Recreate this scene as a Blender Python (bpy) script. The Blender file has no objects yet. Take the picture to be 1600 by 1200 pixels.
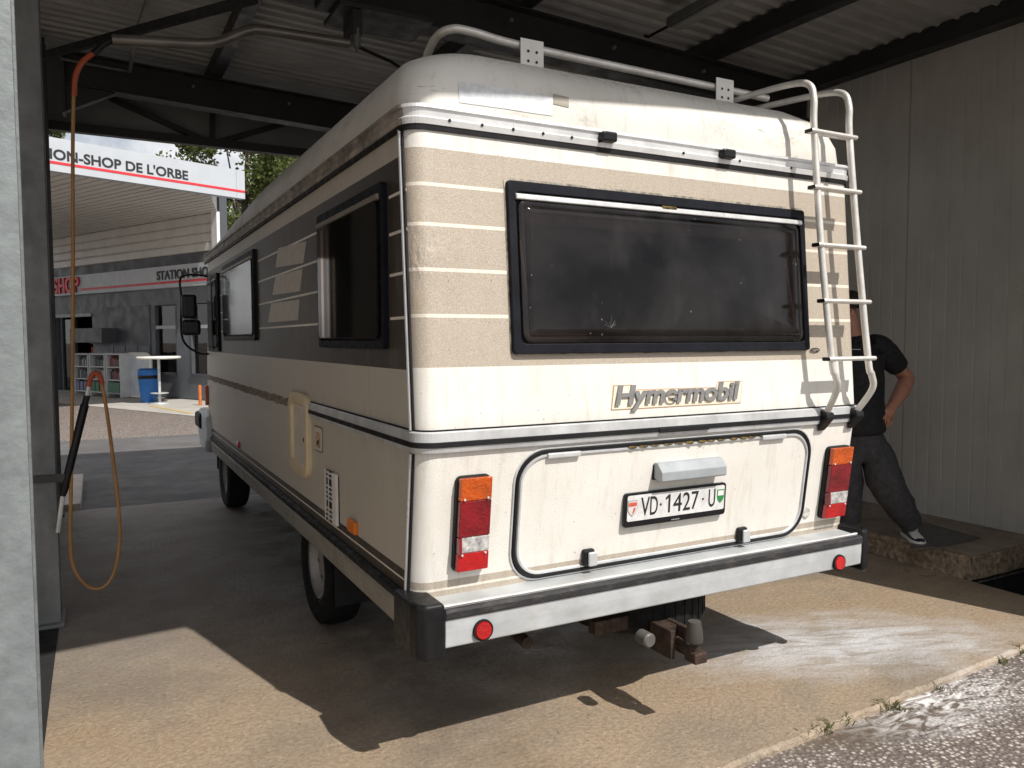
import bpy, bmesh, math, random
from math import radians, sin, cos, pi, tan
from mathutils import Vector, Matrix, noise
random.seed(7)
S = bpy.context.scene
COL = S.collection
# ------------------------------------------------------------------ camera
YAW, PITCH, ROLL, FPX = -4.89458469e-01, -5.70367454e-02, -3.64606526e-03, 1223.68
CP = Vector((-2.1135, -2.566, 1.6))
_f = Vector((-sin(YAW)*cos(PITCH), cos(YAW)*cos(PITCH), sin(PITCH)))
_r0 = Vector((cos(YAW), sin(YAW), 0)); _u0 = _r0.cross(_f)
CR = _r0*cos(ROLL)+_u0*sin(ROLL); CU = -_r0*sin(ROLL)+_u0*cos(ROLL); CF = _f
cam = bpy.data.cameras.new('camera'); co = bpy.data.objects.new('camera', cam); COL.objects.link(co)
cam.sensor_width = 36.0; cam.lens = FPX/1600*36.0; cam.clip_start = .05; cam.clip_end = 3000
co.matrix_world = Matrix(((CR.x, CU.x, -CF.x, CP.x), (CR.y, CU.y, -CF.y, CP.y), (CR.z, CU.z, -CF.z, CP.z), (0, 0, 0, 1)))
S.camera = co
S.render.resolution_x = 1024; S.render.resolution_y = 768
# ------------------------------------------------------------------ light
EL, AZ = radians(50), radians(16.5)
TO_SUN = Vector((sin(AZ)*cos(EL), -cos(AZ)*cos(EL), sin(EL)))
W = bpy.data.worlds.new('World'); S.world = W; W.use_nodes = True
nt = W.node_tree; nt.nodes.clear()
wo = nt.nodes.new('ShaderNodeOutputWorld'); bg = nt.nodes.new('ShaderNodeBackground')
sky = nt.nodes.new('ShaderNodeTexSky'); sky.sky_type = 'NISHITA'; sky.sun_disc = False
sky.sun_elevation = EL; sky.sun_rotation = math.atan2(TO_SUN.x, TO_SUN.y); sky.dust_density = 2.0; sky.air_density = 1.0
wtc = nt.nodes.new('ShaderNodeTexCoord'); wn = nt.nodes.new('ShaderNodeTexNoise')
wn.inputs['Scale'].default_value = 3.2; wn.inputs['Detail'].default_value = 9; wn.inputs['Roughness'].default_value = .6
wr = nt.nodes.new('ShaderNodeValToRGB'); wr.color_ramp.elements[0].position = .34; wr.color_ramp.elements[1].position = .56
wm = nt.nodes.new('ShaderNodeMix'); wm.data_type = 'RGBA'
wm.inputs[7].default_value = (13.5, 13.5, 13.7, 1)
nt.links.new(wtc.outputs['Generated'], wn.inputs['Vector']); nt.links.new(wn.outputs['Fac'], wr.inputs['Fac'])
nt.links.new(wr.outputs['Color'], wm.inputs[0]); nt.links.new(sky.outputs['Color'], wm.inputs[6])
nt.links.new(wm.outputs[2], bg.inputs['Color']); bg.inputs['Strength'].default_value = .068
nt.links.new(bg.outputs['Background'], wo.inputs['Surface'])
sl = bpy.data.lights.new('sun', 'SUN'); sl.energy = 4.6; sl.angle = radians(.6); sl.color = (1, .955, .89)
so = bpy.data.objects.new('sun', sl); COL.objects.link(so); so.location = (0, -20, 30)
so.rotation_euler = (-TO_SUN).to_track_quat('-Z', 'Y').to_euler()
S.view_settings.view_transform = 'Standard'; S.view_settings.look = 'None'
S.view_settings.exposure = .18; S.view_settings.gamma = 1; S.view_settings.use_curve_mapping = False
try:
    S.cycles.max_bounces = 8; S.cycles.transparent_max_bounces = 12; S.cycles.diffuse_bounces = 5
except Exception: pass

# ------------------------------------------------------------------ picture measurements -> places
def ray(px, py): return CR*((px-800)/FPX)-CU*((py-600)/FPX)+CF
def hit(px, py, ax, v):
    d = ray(px, py); return CP+d*((v-CP[ax])/d[ax])
def hx(px, py, v): return hit(px, py, 0, v)
def hy(px, py, v): return hit(px, py, 1, v)
def hz(px, py, v): return hit(px, py, 2, v)
def hd(px, py, d): return CP+ray(px, py)*d
def hplane(px, py, p0, n):
    d = ray(px, py); return CP+d*((p0-CP).dot(n)/d.dot(n))

# ------------------------------------------------------------------ mesh builder
class MB:
    def __init__(s): s.v = []; s.f = []
    def add(s, vs, fs):
        o = len(s.v); s.v += [tuple(v) for v in vs]; s.f += [tuple(i+o for i in f) for f in fs]; return s
    def box(s, x0, x1, y0, y1, z0, z1):
        return s.add([(x0,y0,z0),(x1,y0,z0),(x1,y1,z0),(x0,y1,z0),(x0,y0,z1),(x1,y0,z1),(x1,y1,z1),(x0,y1,z1)],
                     [(0,3,2,1),(4,5,6,7),(0,1,5,4),(1,2,6,5),(2,3,7,6),(3,0,4,7)])
    def obox(s, c, a, b, d):
        c, a, b, d = Vector(c), Vector(a), Vector(b), Vector(d)
        v = [c+a*i+b*j+d*k for k in (-1, 1) for i, j in ((-1,-1),(1,-1),(1,1),(-1,1))]
        fs = [(0,3,2,1),(4,5,6,7),(0,1,5,4),(1,2,6,5),(2,3,7,6),(3,0,4,7)]
        if a.cross(b).dot(d) < 0: fs = [f[::-1] for f in fs]
        return s.add(v, fs)
    def bar(s, p, q, w, h, up=(0,0,1)):
        p, q = Vector(p), Vector(q); t = (q-p); L = t.length; t.normalize(); up = Vector(up)
        a = t.cross(up); a.normalize(); b = a.cross(t)
        return s.obox((p+q)/2, t*(L/2), a*(w/2), b*(h/2))
    def tube(s, path, r, n=8, closed=False, caps=True):
        P = [Vector(p) for p in path]; N = len(P); R = r if isinstance(r, (list, tuple)) else [r]*N
        T = []
        for i in range(N):
            a = P[(i-1) % N] if (closed or i > 0) else P[i]; b = P[(i+1) % N] if (closed or i < N-1) else P[i]
            t = b-a; T.append(t.normalized() if t.length > 1e-9 else Vector((0,0,1)))
        up = Vector((0,0,1)) if abs(T[0].z) < .9 else Vector((1,0,0))
        u = (up-T[0]*up.dot(T[0])).normalized(); vs = []
        for i in range(N):
            u = (u-T[i]*u.dot(T[i]));
            if u.length < 1e-6: u = T[i].orthogonal()
            u.normalize(); w = T[i].cross(u)
            for k in range(n):
                a = 2*pi*k/n; vs.append(P[i]+(u*cos(a)+w*sin(a))*R[i])
        fs = []
        for i in range(N if closed else N-1):
            j = (i+1) % N
            for k in range(n):
                l = (k+1) % n; fs.append((i*n+k, i*n+l, j*n+l, j*n+k))
        if caps and not closed:
            fs.append(tuple(range(n))[::-1]); fs.append(tuple((N-1)*n+k for k in range(n)))
        return s.add(vs, fs)
    def sweep(s, path, prof, normal_fn, closed=False):
        """prof: list of (out, along) offsets; normal_fn(i)->(out vec, along vec)"""
        n = len(prof); N = len(path); vs = []
        for i, p in enumerate(path):
            o, a = normal_fn(i)
            for (po, pa) in prof: vs.append(Vector(p)+o*po+a*pa)
        fs = []
        for i in range(N if closed else N-1):
            j = (i+1) % N
            for k in range(n):
                l = (k+1) % n; fs.append((i*n+k, j*n+k, j*n+l, i*n+l))
        if not closed:
            fs.append(tuple(range(n))); fs.append(tuple((N-1)*n+k for k in range(n))[::-1])
        return s.add(vs, fs)
    def prism(s, poly, fn, d0, d1):
        n = len(poly); vs = [fn(a, b, d0) for a, b in poly]+[fn(a, b, d1) for a, b in poly]
        fs = [tuple(range(n))[::-1], tuple(range(n, 2*n))]+[(i, (i+1) % n, n+(i+1) % n, n+i) for i in range(n)]
        return s.add(vs, fs)
    def grid(s, rows, closed=False):
        m = len(rows[0]); vs = [p for r in rows for p in r]; fs = []
        for i in range(len(rows)-1):
            for k in range(m if closed else m-1):
                l = (k+1) % m; fs.append((i*m+k, i*m+l, (i+1)*m+l, (i+1)*m+k))
        return s.add(vs, fs)
    def lathe(s, prof, c, axis='z', n=24):
        c = Vector(c); vs = []; fs = []
        for (r, h) in prof:
            for k in range(n):
                a = 2*pi*k/n; x, y = r*cos(a), r*sin(a)
                vs.append(c+Vector({'z': (x, y, h), 'x': (h, x, y), 'y': (y, h, x)}[axis]))
        for i in range(len(prof)-1):
            for k in range(n):
                l = (k+1) % n; fs.append((i*n+k, i*n+l, (i+1)*n+l, (i+1)*n+k))
        return s.add(vs, fs)
    def mesh(s, name):
        me = bpy.data.meshes.new(name); me.from_pydata(s.v, [], s.f); me.validate(); me.update()
        bm = bmesh.new(); bm.from_mesh(me); bmesh.ops.recalc_face_normals(bm, faces=bm.faces); bm.to_mesh(me); bm.free()
        return me
    def build(s, name, mat, parent=None, smooth=False, bevel=0, seg=2):
        me = s.mesh(name)
        return link(name, me, mat, parent, smooth, bevel, seg)
def link(name, me, mat, parent=None, smooth=False, bevel=0, seg=2):
    o = bpy.data.objects.new(name, me); COL.objects.link(o)
    if mat and not me.materials: me.materials.append(mat)
    if parent: o.parent = parent
    if smooth:
        for p in me.polygons: p.use_smooth = True
        try: me.set_sharp_from_angle(angle=radians(40))
        except Exception: pass
    if bevel:
        b = o.modifiers.new('bevel', 'BEVEL'); b.width = bevel; b.segments = seg; b.limit_method = 'ANGLE'; b.angle_limit = radians(35)
    return o
def tag(o, label=None, cat=None, group=None, kind=None):
    if label: o['label'] = label
    if cat: o['category'] = cat
    if group: o['group'] = group
    if kind: o['kind'] = kind
    return o
def thing(name, label, cat, group=None, loc=(0,0,0)):
    o = bpy.data.objects.new(name, None); COL.objects.link(o); o.location = loc; o.empty_display_size = .2
    return tag(o, label, cat, group)
def rrect(x0, x1, z0, z1, r, n=6):
    out = []
    for cx, cz, a0 in ((x1-r, z1-r, 0), (x0+r, z1-r, 90), (x0+r, z0+r, 180), (x1-r, z0+r, 270)):
        for k in range(n+1):
            a = radians(a0+90*k/n); out.append((cx+r*cos(a), cz+r*sin(a)))
    return out
def text(name, body, mat, parent, origin, ax, ay, width=None, height=None, depth=.004, shear=0, bold=0, spacing=1.0, cap=None):
    cu = bpy.data.curves.new(name, 'FONT'); cu.body = body; cu.extrude = .01; cu.shear = shear; cu.offset = bold; cu.space_character = spacing
    o = bpy.data.objects.new(name, cu); COL.objects.link(o)
    dg = bpy.context.evaluated_depsgraph_get(); me = bpy.data.meshes.new_from_object(o.evaluated_get(dg))
    bpy.data.objects.remove(o); bpy.data.curves.remove(cu)
    xs = [v.co.x for v in me.vertices]; ys = [v.co.y for v in me.vertices]
    x0, x1, y0, y1 = min(xs), max(xs), min(ys), max(ys)
    if cap is not None: y0, y1 = 0, cap
    sx = width/(x1-x0) if width else None; sy = height/(y1-y0) if height else None
    sx = sx or sy; sy = sy or sx
    ax, ay = Vector(ax), Vector(ay); az = ax.cross(ay); origin = Vector(origin)
    for v in me.vertices:
        c = v.co.copy(); v.co = origin+ax*((c.x-x0)*sx)+ay*((c.y-y0)*sy)+az*(c.z/.01*depth/2+depth/2)
    me.materials.clear()
    return link(name, me, mat, parent)

# ------------------------------------------------------------------ materials
def nodes(m):
    m.use_nodes = True; n = m.node_tree.nodes; return m.node_tree, n, n['Principled BSDF']
def N(t, kind, **kw):
    n = t.nodes.new(kind)
    for k, v in kw.items(): setattr(n, k, v)
    return n
def noise_fac(t, scale=(1,1,1), s=5, detail=6, rough=.6, lo=.35, hi=.65, coord='Object', dist=0):
    tc = N(t, 'ShaderNodeTexCoord'); mp = N(t, 'ShaderNodeMapping'); mp.inputs['Scale'].default_value = scale
    nz = N(t, 'ShaderNodeTexNoise'); nz.inputs['Scale'].default_value = s; nz.inputs['Detail'].default_value = detail
    nz.inputs['Roughness'].default_value = rough; nz.inputs['Distortion'].default_value = dist
    mr = N(t, 'ShaderNodeMapRange'); mr.inputs[1].default_value = lo; mr.inputs[2].default_value = hi
    t.links.new(tc.outputs[coord], mp.inputs['Vector']); t.links.new(mp.outputs['Vector'], nz.inputs['Vector'])
    t.links.new(nz.outputs['Fac'], mr.inputs[0]); return mr.outputs[0]
def mix(t, fac, a, b, kind='MIX'):
    m = N(t, 'ShaderNodeMix'); m.data_type = 'RGBA'; m.blend_type = kind
    for s, v in ((0, fac), (6, a), (7, b)):
        if hasattr(v, 'is_linked') or hasattr(v, 'links'): t.links.new(v, m.inputs[s])
        elif s == 0: m.inputs[0].default_value = v
        else: m.inputs[s].default_value = (*v, 1) if len(v) == 3 else v
    return m.outputs[2]
def mth(t, op, a, b=None, clamp=False):
    m = N(t, 'ShaderNodeMath'); m.operation = op; m.use_clamp = clamp
    for i, v in ((0, a), (1, b)):
        if v is None: continue
        if hasattr(v, 'links'): t.links.new(v, m.inputs[i])
        else: m.inputs[i].default_value = v
    return m.outputs[0]
def bumpn(t, bs, h, strength=.2, dist=.01, prev=None):
    b = N(t, 'ShaderNodeBump'); b.inputs['Strength'].default_value = strength; b.inputs['Distance'].default_value = dist
    t.links.new(h, b.inputs['Height'])
    if prev is not None: t.links.new(prev, b.inputs['Normal'])
    t.links.new(b.outputs['Normal'], bs.inputs['Normal']); return b.outputs['Normal']
MATS = {}
def mat(name, col, rough=.5, metal=0, var=.12, vs=4, dirt=0, dirtcol=(.1,.08,.055), dscale=(3,3,.6), bump=0, bs=60, emit=None, alpha=None, coat=0, spec=.5):
    if name in MATS: return MATS[name]
    m = bpy.data.materials.new(name); t, n, b = nodes(m)
    f = noise_fac(t, s=vs)
    c = mix(t, f, tuple(x*(1-var) for x in col), tuple(min(1, x*(1+var)) for x in col))
    if dirt:
        d = noise_fac(t, scale=dscale, s=3, lo=.5, hi=.75, detail=8, rough=.7)
        c = mix(t, mth(t, 'MULTIPLY', d, dirt), c, dirtcol)
    t.links.new(c, b.inputs['Base Color'])
    rr = N(t, 'ShaderNodeMapRange'); rr.inputs[3].default_value = max(.02, rough*.8); rr.inputs[4].default_value = min(1, rough*1.25)
    t.links.new(noise_fac(t, s=vs*3), rr.inputs[0]); t.links.new(rr.outputs[0], b.inputs['Roughness'])
    b.inputs['Metallic'].default_value = metal; b.inputs['Coat Weight'].default_value = coat
    b.inputs['Specular IOR Level'].default_value = spec
    if bump: bumpn(t, b, noise_fac(t, s=bs, detail=3, lo=.2, hi=.8), bump, .01)
    if emit: b.inputs['Emission Color'].default_value = (*emit[:3], 1); b.inputs['Emission Strength'].default_value = emit[3]
    MATS[name] = m; return m
ALU = mat('weathered_aluminium', (.55,.56,.565), .42, .3, .15, 7, .3, (.2,.18,.15))
ALU_B = mat('bright_trim', (.68,.68,.675), .33, .35, .1, 9, .25, (.15,.13,.1))
BUMP = mat('silver_bumper_paint', (.47,.49,.50), .5, .25, .12, 5, .5, (.33,.3,.25), (2,2,5))
LADM = mat('ladder_aluminium', (.66,.64,.6), .42, .45, .1, 12, .35, (.3,.25,.18), (3,3,3))
RUB = mat('black_rubber', (.010,.010,.011), .6, 0, .3, 8, .2, (.045,.04,.035), spec=.25)
BLACKP = mat('black_plastic', (.007,.007,.008), .4, 0, .25, 10, .12, (.04,.036,.032), spec=.3)
FRAME = mat('window_frame_black', (.007,.008,.012), .55, 0, .3, 12, .2, (.03,.029,.027), spec=.15)
TYRE = mat('tyre_rubber', (.009,.009,.009), .85, 0, .3, 10, .4, (.022,.019,.017), (4,4,4), spec=.2)
RIM = mat('rusty_rim', (.34,.32,.30), .6, .4, .3, 12, .7, (.09,.045,.025), (4,4,4))
RUST = mat('rusty_steel', (.05,.032,.024), .75, .4, .5, 20, .5, (.11,.05,.025), (6,6,6), bump=.4, bs=70)
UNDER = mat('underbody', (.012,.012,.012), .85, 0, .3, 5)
STEEL_D = mat('dark_painted_steel', (.03,.031,.033), .5, .1, .18, 3, .25, (.06,.055,.05), (2,2,.6))
GALV = mat('galvanised_steel', (.19,.21,.213), .5, .25, .16, 14, .4, (.17,.185,.185), (7,7,1.2), bump=.15, bs=30)
ROOFM = mat('roof_sheet', (.40,.395,.38), .55, 0, .14, 2, .3, (.16,.14,.12), (1,3,1))
WALLM = mat('wall_panel_white', (.50,.485,.445), .5, 0, .08, 1.5, .3, (.28,.25,.2), (1.5,1.5,.5))
CREAM = mat('cream_plastic', (.62,.5,.32), .45, 0, .08, 10, .2, (.3,.24,.15))
WHITEP = mat('white_plastic', (.72,.7,.66), .4, 0, .06, 10, .15, (.35,.33,.3))
PATCH = mat('grey_tape_patch', (.66,.68,.70), .6, 0, .1, 30, .4, (.25,.24,.22), (8,8,6))
DECALB = mat('beige_decal', (.50,.45,.38), .5, 0, .1, 20)
LETTER = mat('grey_lettering', (.2,.2,.2), .55, .2, .2, 50, .3, (.3,.25,.2), (10,10,8))
LETTERB = mat('letter_backing', (.74,.66,.52), .5, 0, .08, 20)
RUSTED = mat('faded_edge', (.42,.27,.16), .6)
INTERIOR = mat('dark_interior', (.02,.018,.016), .8, 0, .5, 3)

def glass_mat(name, tint, gloss_rough=.06, dust=.3, dustcol=(.42,.40,.39), refl=.9, ior=1.5):
    m = bpy.data.materials.new(name); m.use_nodes = True; t = m.node_tree; t.nodes.clear()
    out = N(t, 'ShaderNodeOutputMaterial'); tr = N(t, 'ShaderNodeBsdfTransparent'); tr.inputs[0].default_value = (*tint, 1)
    gl = N(t, 'ShaderNodeBsdfGlossy'); gl.inputs['Color'].default_value = (refl, refl, refl, 1); gl.inputs['Roughness'].default_value = gloss_rough
    fr = N(t, 'ShaderNodeFresnel'); fr.inputs['IOR'].default_value = ior
    m1 = N(t, 'ShaderNodeMixShader'); t.links.new(fr.outputs[0], m1.inputs[0]); t.links.new(tr.outputs[0], m1.inputs[1]); t.links.new(gl.outputs[0], m1.inputs[2])
    df = N(t, 'ShaderNodeBsdfDiffuse'); df.inputs[0].default_value = (*dustcol, 1)
    m2 = N(t, 'ShaderNodeMixShader')
    a = noise_fac(t, s=2.2, lo=.4, hi=.8, detail=5, dist=.6); b = noise_fac(t, scale=(2,2,1), s=5, lo=.55, hi=.9, detail=8)
    sp = N(t, 'ShaderNodeTexVoronoi'); sp.inputs['Scale'].default_value = 22; tc = N(t, 'ShaderNodeTexCoord'); t.links.new(tc.outputs['Object'], sp.inputs['Vector'])
    spk = mth(t, 'LESS_THAN', sp.outputs['Distance'], .085); rnd = noise_fac(t, s=9, lo=.5, hi=.62)
    spk = mth(t, 'MULTIPLY', spk, mth(t, 'MULTIPLY', rnd, .5))
    d = mth(t, 'ADD', mth(t, 'MULTIPLY', a, dust), mth(t, 'MULTIPLY', b, dust*.7)); d = mth(t, 'ADD', d, spk, True)
    t.links.new(d, m2.inputs[0]); t.links.new(m1.outputs[0], m2.inputs[1]); t.links.new(df.outputs[0], m2.inputs[2])
    t.links.new(m2.outputs[0], out.inputs['Surface']); return m
GLASS_R = glass_mat('smoked_acrylic', (.42,.34,.32), .12, .06, (.4,.36,.35), .62)
GLASS_S = glass_mat('side_acrylic', (.6,.5,.42), .05, .03, (.3,.24,.2), .7, 1.2)
GLASS_B = glass_mat('grey_blind_acrylic', (.75,.78,.76), .06, .08, (.4,.42,.4), .8, 1.25)
GLASS_H = glass_mat('shop_glass', (.5,.52,.53), .02, .03)

# body walls: printed bands by height on painted, hammered aluminium
def body_mat(name, base, bands, grain=0, streak=.35, graincol=(.62,.52,.4), yshift=0):
    m = bpy.data.materials.new(name); t, n, b = nodes(m)
    tc = N(t, 'ShaderNodeTexCoord'); sx = N(t, 'ShaderNodeSeparateXYZ'); t.links.new(tc.outputs['Object'], sx.inputs[0])
    z = sx.outputs['Z']
    cl = noise_fac(t, s=2.0, lo=.3, hi=.7)
    c = mix(t, cl, tuple(x*.94 for x in base), base)
    gf = noise_fac(t, s=230, detail=2, lo=.36, hi=.64)
    for (z0, z1, colr, gr) in bands:
        mask = mth(t, 'MULTIPLY', mth(t, 'GREATER_THAN', z, z0), mth(t, 'LESS_THAN', z, z1))
        cc = mix(t, gf, tuple(x*(1-gr) for x in colr), tuple(min(1, x*(1+gr)) for x in colr)) if gr else None
        c = mix(t, mask, c, cc if cc is not None else colr)
    st = noise_fac(t, scale=(14,14,.7), s=2.2, lo=.52, hi=.8, detail=7, rough=.7)
    c = mix(t, mth(t, 'MULTIPLY', st, streak), c, (.34,.27,.17))
    bl = noise_fac(t, s=1.3, lo=.45, hi=.75, detail=8, rough=.7)
    c = mix(t, mth(t, 'MULTIPLY', bl, streak*.5), c, (.40,.34,.25))
    # grime that has collected just under the gutter and over the belt trim
    for (zc, w, k) in ((2.36, .10, .36), (1.29, .05, .25), (1.17, .05, .3), (.68, .08, .5)):
        g = N(t, 'ShaderNodeMapRange'); g.inputs[1].default_value = w; g.inputs[2].default_value = 0
        t.links.new(mth(t, 'ABSOLUTE', mth(t, 'SUBTRACT', z, zc)), g.inputs[0])
        s2 = noise_fac(t, scale=(11,11,1.4), s=2, lo=.44, hi=.75, detail=9, rough=.75)
        c = mix(t, mth(t, 'MULTIPLY', mth(t, 'MULTIPLY', g.outputs[0], s2), k), c, (.13,.10,.065))
    spk = noise_fac(t, s=60, lo=.72, hi=.76, detail=2); c = mix(t, mth(t, 'MULTIPLY', spk, .5), c, (.12,.09,.06))
    t.links.new(c, b.inputs['Base Color']); b.inputs['Roughness'].default_value = .42; b.inputs['Specular IOR Level'].default_value = .35
    dn = N(t, 'ShaderNodeVectorMath'); dn.operation = 'DISTANCE'; t.links.new(tc.outputs['Object'], dn.inputs[0]); dn.inputs[1].default_value = (-1.06, .07, 1.90)
    dm = N(t, 'ShaderNodeMapRange'); dm.inputs[1].default_value = .19; dm.inputs[2].default_value = .03; t.links.new(dn.outputs['Value'], dm.inputs[0])
    n0 = bumpn(t, b, mth(t, 'MULTIPLY', dm.outputs[0], noise_fac(t, scale=(1,1,.5), s=16, detail=3, lo=.25, hi=.75)), .4, .02)
    n1 = bumpn(t, b, noise_fac(t, s=2.2, detail=3, lo=.2, hi=.8), .12, .03, n0)
    bumpn(t, b, gf, .22, .0025, n1)
    return m
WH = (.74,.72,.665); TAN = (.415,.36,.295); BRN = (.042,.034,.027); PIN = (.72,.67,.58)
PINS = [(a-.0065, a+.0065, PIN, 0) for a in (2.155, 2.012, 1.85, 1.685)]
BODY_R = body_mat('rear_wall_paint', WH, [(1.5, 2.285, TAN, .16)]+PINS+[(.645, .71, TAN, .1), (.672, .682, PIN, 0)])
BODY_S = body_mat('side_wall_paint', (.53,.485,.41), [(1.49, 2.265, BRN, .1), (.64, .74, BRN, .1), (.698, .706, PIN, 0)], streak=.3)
def roof_paint():
    m = bpy.data.materials.new('roof_cap_paint'); t, n, b = nodes(m)
    c = mix(t, noise_fac(t, s=1.6, detail=6), (.60,.58,.53), (.72,.70,.65))
    bl = noise_fac(t, scale=(1,1,1.6), s=1.9, lo=.5, hi=.66, detail=7, rough=.62); fi = noise_fac(t, s=55, lo=.42, hi=.62, detail=5, rough=.8)
    c = mix(t, mth(t, 'MULTIPLY', mth(t, 'MULTIPLY', bl, fi), .75), c, (.17,.12,.08))
    st = noise_fac(t, scale=(7,7,.8), s=2, lo=.56, hi=.8, detail=8, rough=.75); c = mix(t, mth(t, 'MULTIPLY', st, .55), c, (.27,.235,.19))
    cr = noise_fac(t, scale=(1.2,1.2,7), s=5, lo=.68, hi=.72, detail=3, dist=1.5); c = mix(t, mth(t, 'MULTIPLY', cr, .6), c, (.22,.2,.17))
    sx = N(t, 'ShaderNodeSeparateXYZ'); tc = N(t, 'ShaderNodeTexCoord'); t.links.new(tc.outputs['Object'], sx.inputs[0])
    tp_ = N(t, 'ShaderNodeMapRange'); tp_.inputs[1].default_value = 2.62; tp_.inputs[2].default_value = 2.73; t.links.new(sx.outputs[2], tp_.inputs[0])
    c = mix(t, mth(t, 'MULTIPLY', mth(t, 'MULTIPLY', tp_.outputs[0], fi), .6), c, (.12,.095,.07))
    t.links.new(c, b.inputs['Base Color']); b.inputs['Roughness'].default_value = .5; bumpn(t, b, noise_fac(t, s=3, detail=3, lo=.2, hi=.8), .15, .03); return m
ROOF_P = roof_paint()

# ------------------------------------------------------------------ ground
def ground_mat():
    m = bpy.data.materials.new('exposed_aggregate_asphalt'); t, n, b = nodes(m)
    tc = N(t, 'ShaderNodeTexCoord'); v = N(t, 'ShaderNodeTexVoronoi'); v.inputs['Scale'].default_value = 50
    t.links.new(tc.outputs['Object'], v.inputs['Vector'])
    sp = N(t, 'ShaderNodeSeparateColor'); t.links.new(v.outputs['Color'], sp.inputs[0])
    stone = mix(t, sp.outputs[0], (.30,.25,.215), (.60,.54,.49)); stone = mix(t, mth(t, 'GREATER_THAN', sp.outputs[1], .6), stone, (.15,.125,.115))
    edge = N(t, 'ShaderNodeMapRange'); edge.inputs[1].default_value = .30; edge.inputs[2].default_value = .55; t.links.new(v.outputs['Distance'], edge.inputs[0])
    c = mix(t, edge.outputs[0], stone, (.085,.07,.062))
    big = noise_fac(t, s=.6, lo=.3, hi=.7); c = mix(t, mth(t, 'MULTIPLY', big, .35), c, (.2,.165,.14))
    # puddle beside the slab and foam in it
    sx = N(t, 'ShaderNodeSeparateXYZ'); t.links.new(tc.outputs['Object'], sx.inputs[0])
    pc = hz(1385, 1125, -.03)
    dx = mth(t, 'DIVIDE', mth(t, 'SUBTRACT', sx.outputs[0], pc.x), .62); dy = mth(t, 'DIVIDE', mth(t, 'SUBTRACT', sx.outputs[1], pc.y), .17)
    r = mth(t, 'SQRT', mth(t, 'ADD', mth(t, 'POWER', dx, 2), mth(t, 'POWER', dy, 2)))
    r = mth(t, 'ADD', r, mth(t, 'MULTIPLY', noise_fac(t, s=5, lo=.2, hi=.8), .9))
    pm = N(t, 'ShaderNodeMapRange'); pm.inputs[1].default_value = 1.45; pm.inputs[2].default_value = .95; t.links.new(r, pm.inputs[0]); pm = pm.outputs[0]
    c = mix(t, mth(t, 'MULTIPLY', pm, .85), c, (.12,.092,.07))
    fo = noise_fac(t, scale=(1,2.6,1), s=5, lo=.42, hi=.62, detail=7, dist=3.0, rough=.62)
    pc2 = hz(1455, 1092, -.03)
    dx = mth(t, 'DIVIDE', mth(t, 'SUBTRACT', sx.outputs[0], pc2.x), .55); dy = mth(t, 'DIVIDE', mth(t, 'SUBTRACT', sx.outputs[1], pc2.y), .24)
    r2 = mth(t, 'SQRT', mth(t, 'ADD', mth(t, 'POWER', dx, 2), mth(t, 'POWER', dy, 2)))
    r2 = mth(t, 'ADD', r2, mth(t, 'MULTIPLY', noise_fac(t, s=4, lo=.2, hi=.8), .5))
    fm = N(t, 'ShaderNodeMapRange'); fm.inputs[1].default_value = 1.5; fm.inputs[2].default_value = .5; t.links.new(r2, fm.inputs[0])
    c = mix(t, mth(t, 'MULTIPLY', mth(t, 'MULTIPLY', fm.outputs[0], fo), .95), c, (.78,.77,.77))
    # wet film around
    t.links.new(c, b.inputs['Base Color'])
    rg = N(t, 'ShaderNodeMapRange'); rg.inputs[3].default_value = .8; rg.inputs[4].default_value = .12; t.links.new(pm, rg.inputs[0]); t.links.new(rg.outputs[0], b.inputs['Roughness'])
    h = mth(t, 'MULTIPLY', mth(t, 'SUBTRACT', 1, v.outputs['Distance']), mth(t, 'SUBTRACT', 1, pm)); bumpn(t, b, h, .7, .012)
    return m
AGG = ground_mat()
ASPH = mat('lane_asphalt', (.105,.1,.1), .8, 0, .2, 1.2, .4, (.06,.058,.06), (.6,.6,.6), bump=.4, bs=120)
GZ = -.03
g = MB(); gx = (-400,-60,-12,-4,0,2.93,3.85,12,60,400); gy = (-400,-60,-12,-4,-.3,.5,4,12,30,60,400)
g.grid([[(x, y, GZ) for x in gx] for y in gy]); del g.f[4*9+5]
tag(g.build('ground', AGG), kind='structure')
lane = MB(); lane.grid([[(x, y, GZ+.004) for x in (-40,-4,0,4,40)] for y in (5.9, 8, 10, 12.0)])
tag(lane.build('road', ASPH), kind='structure')

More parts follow.
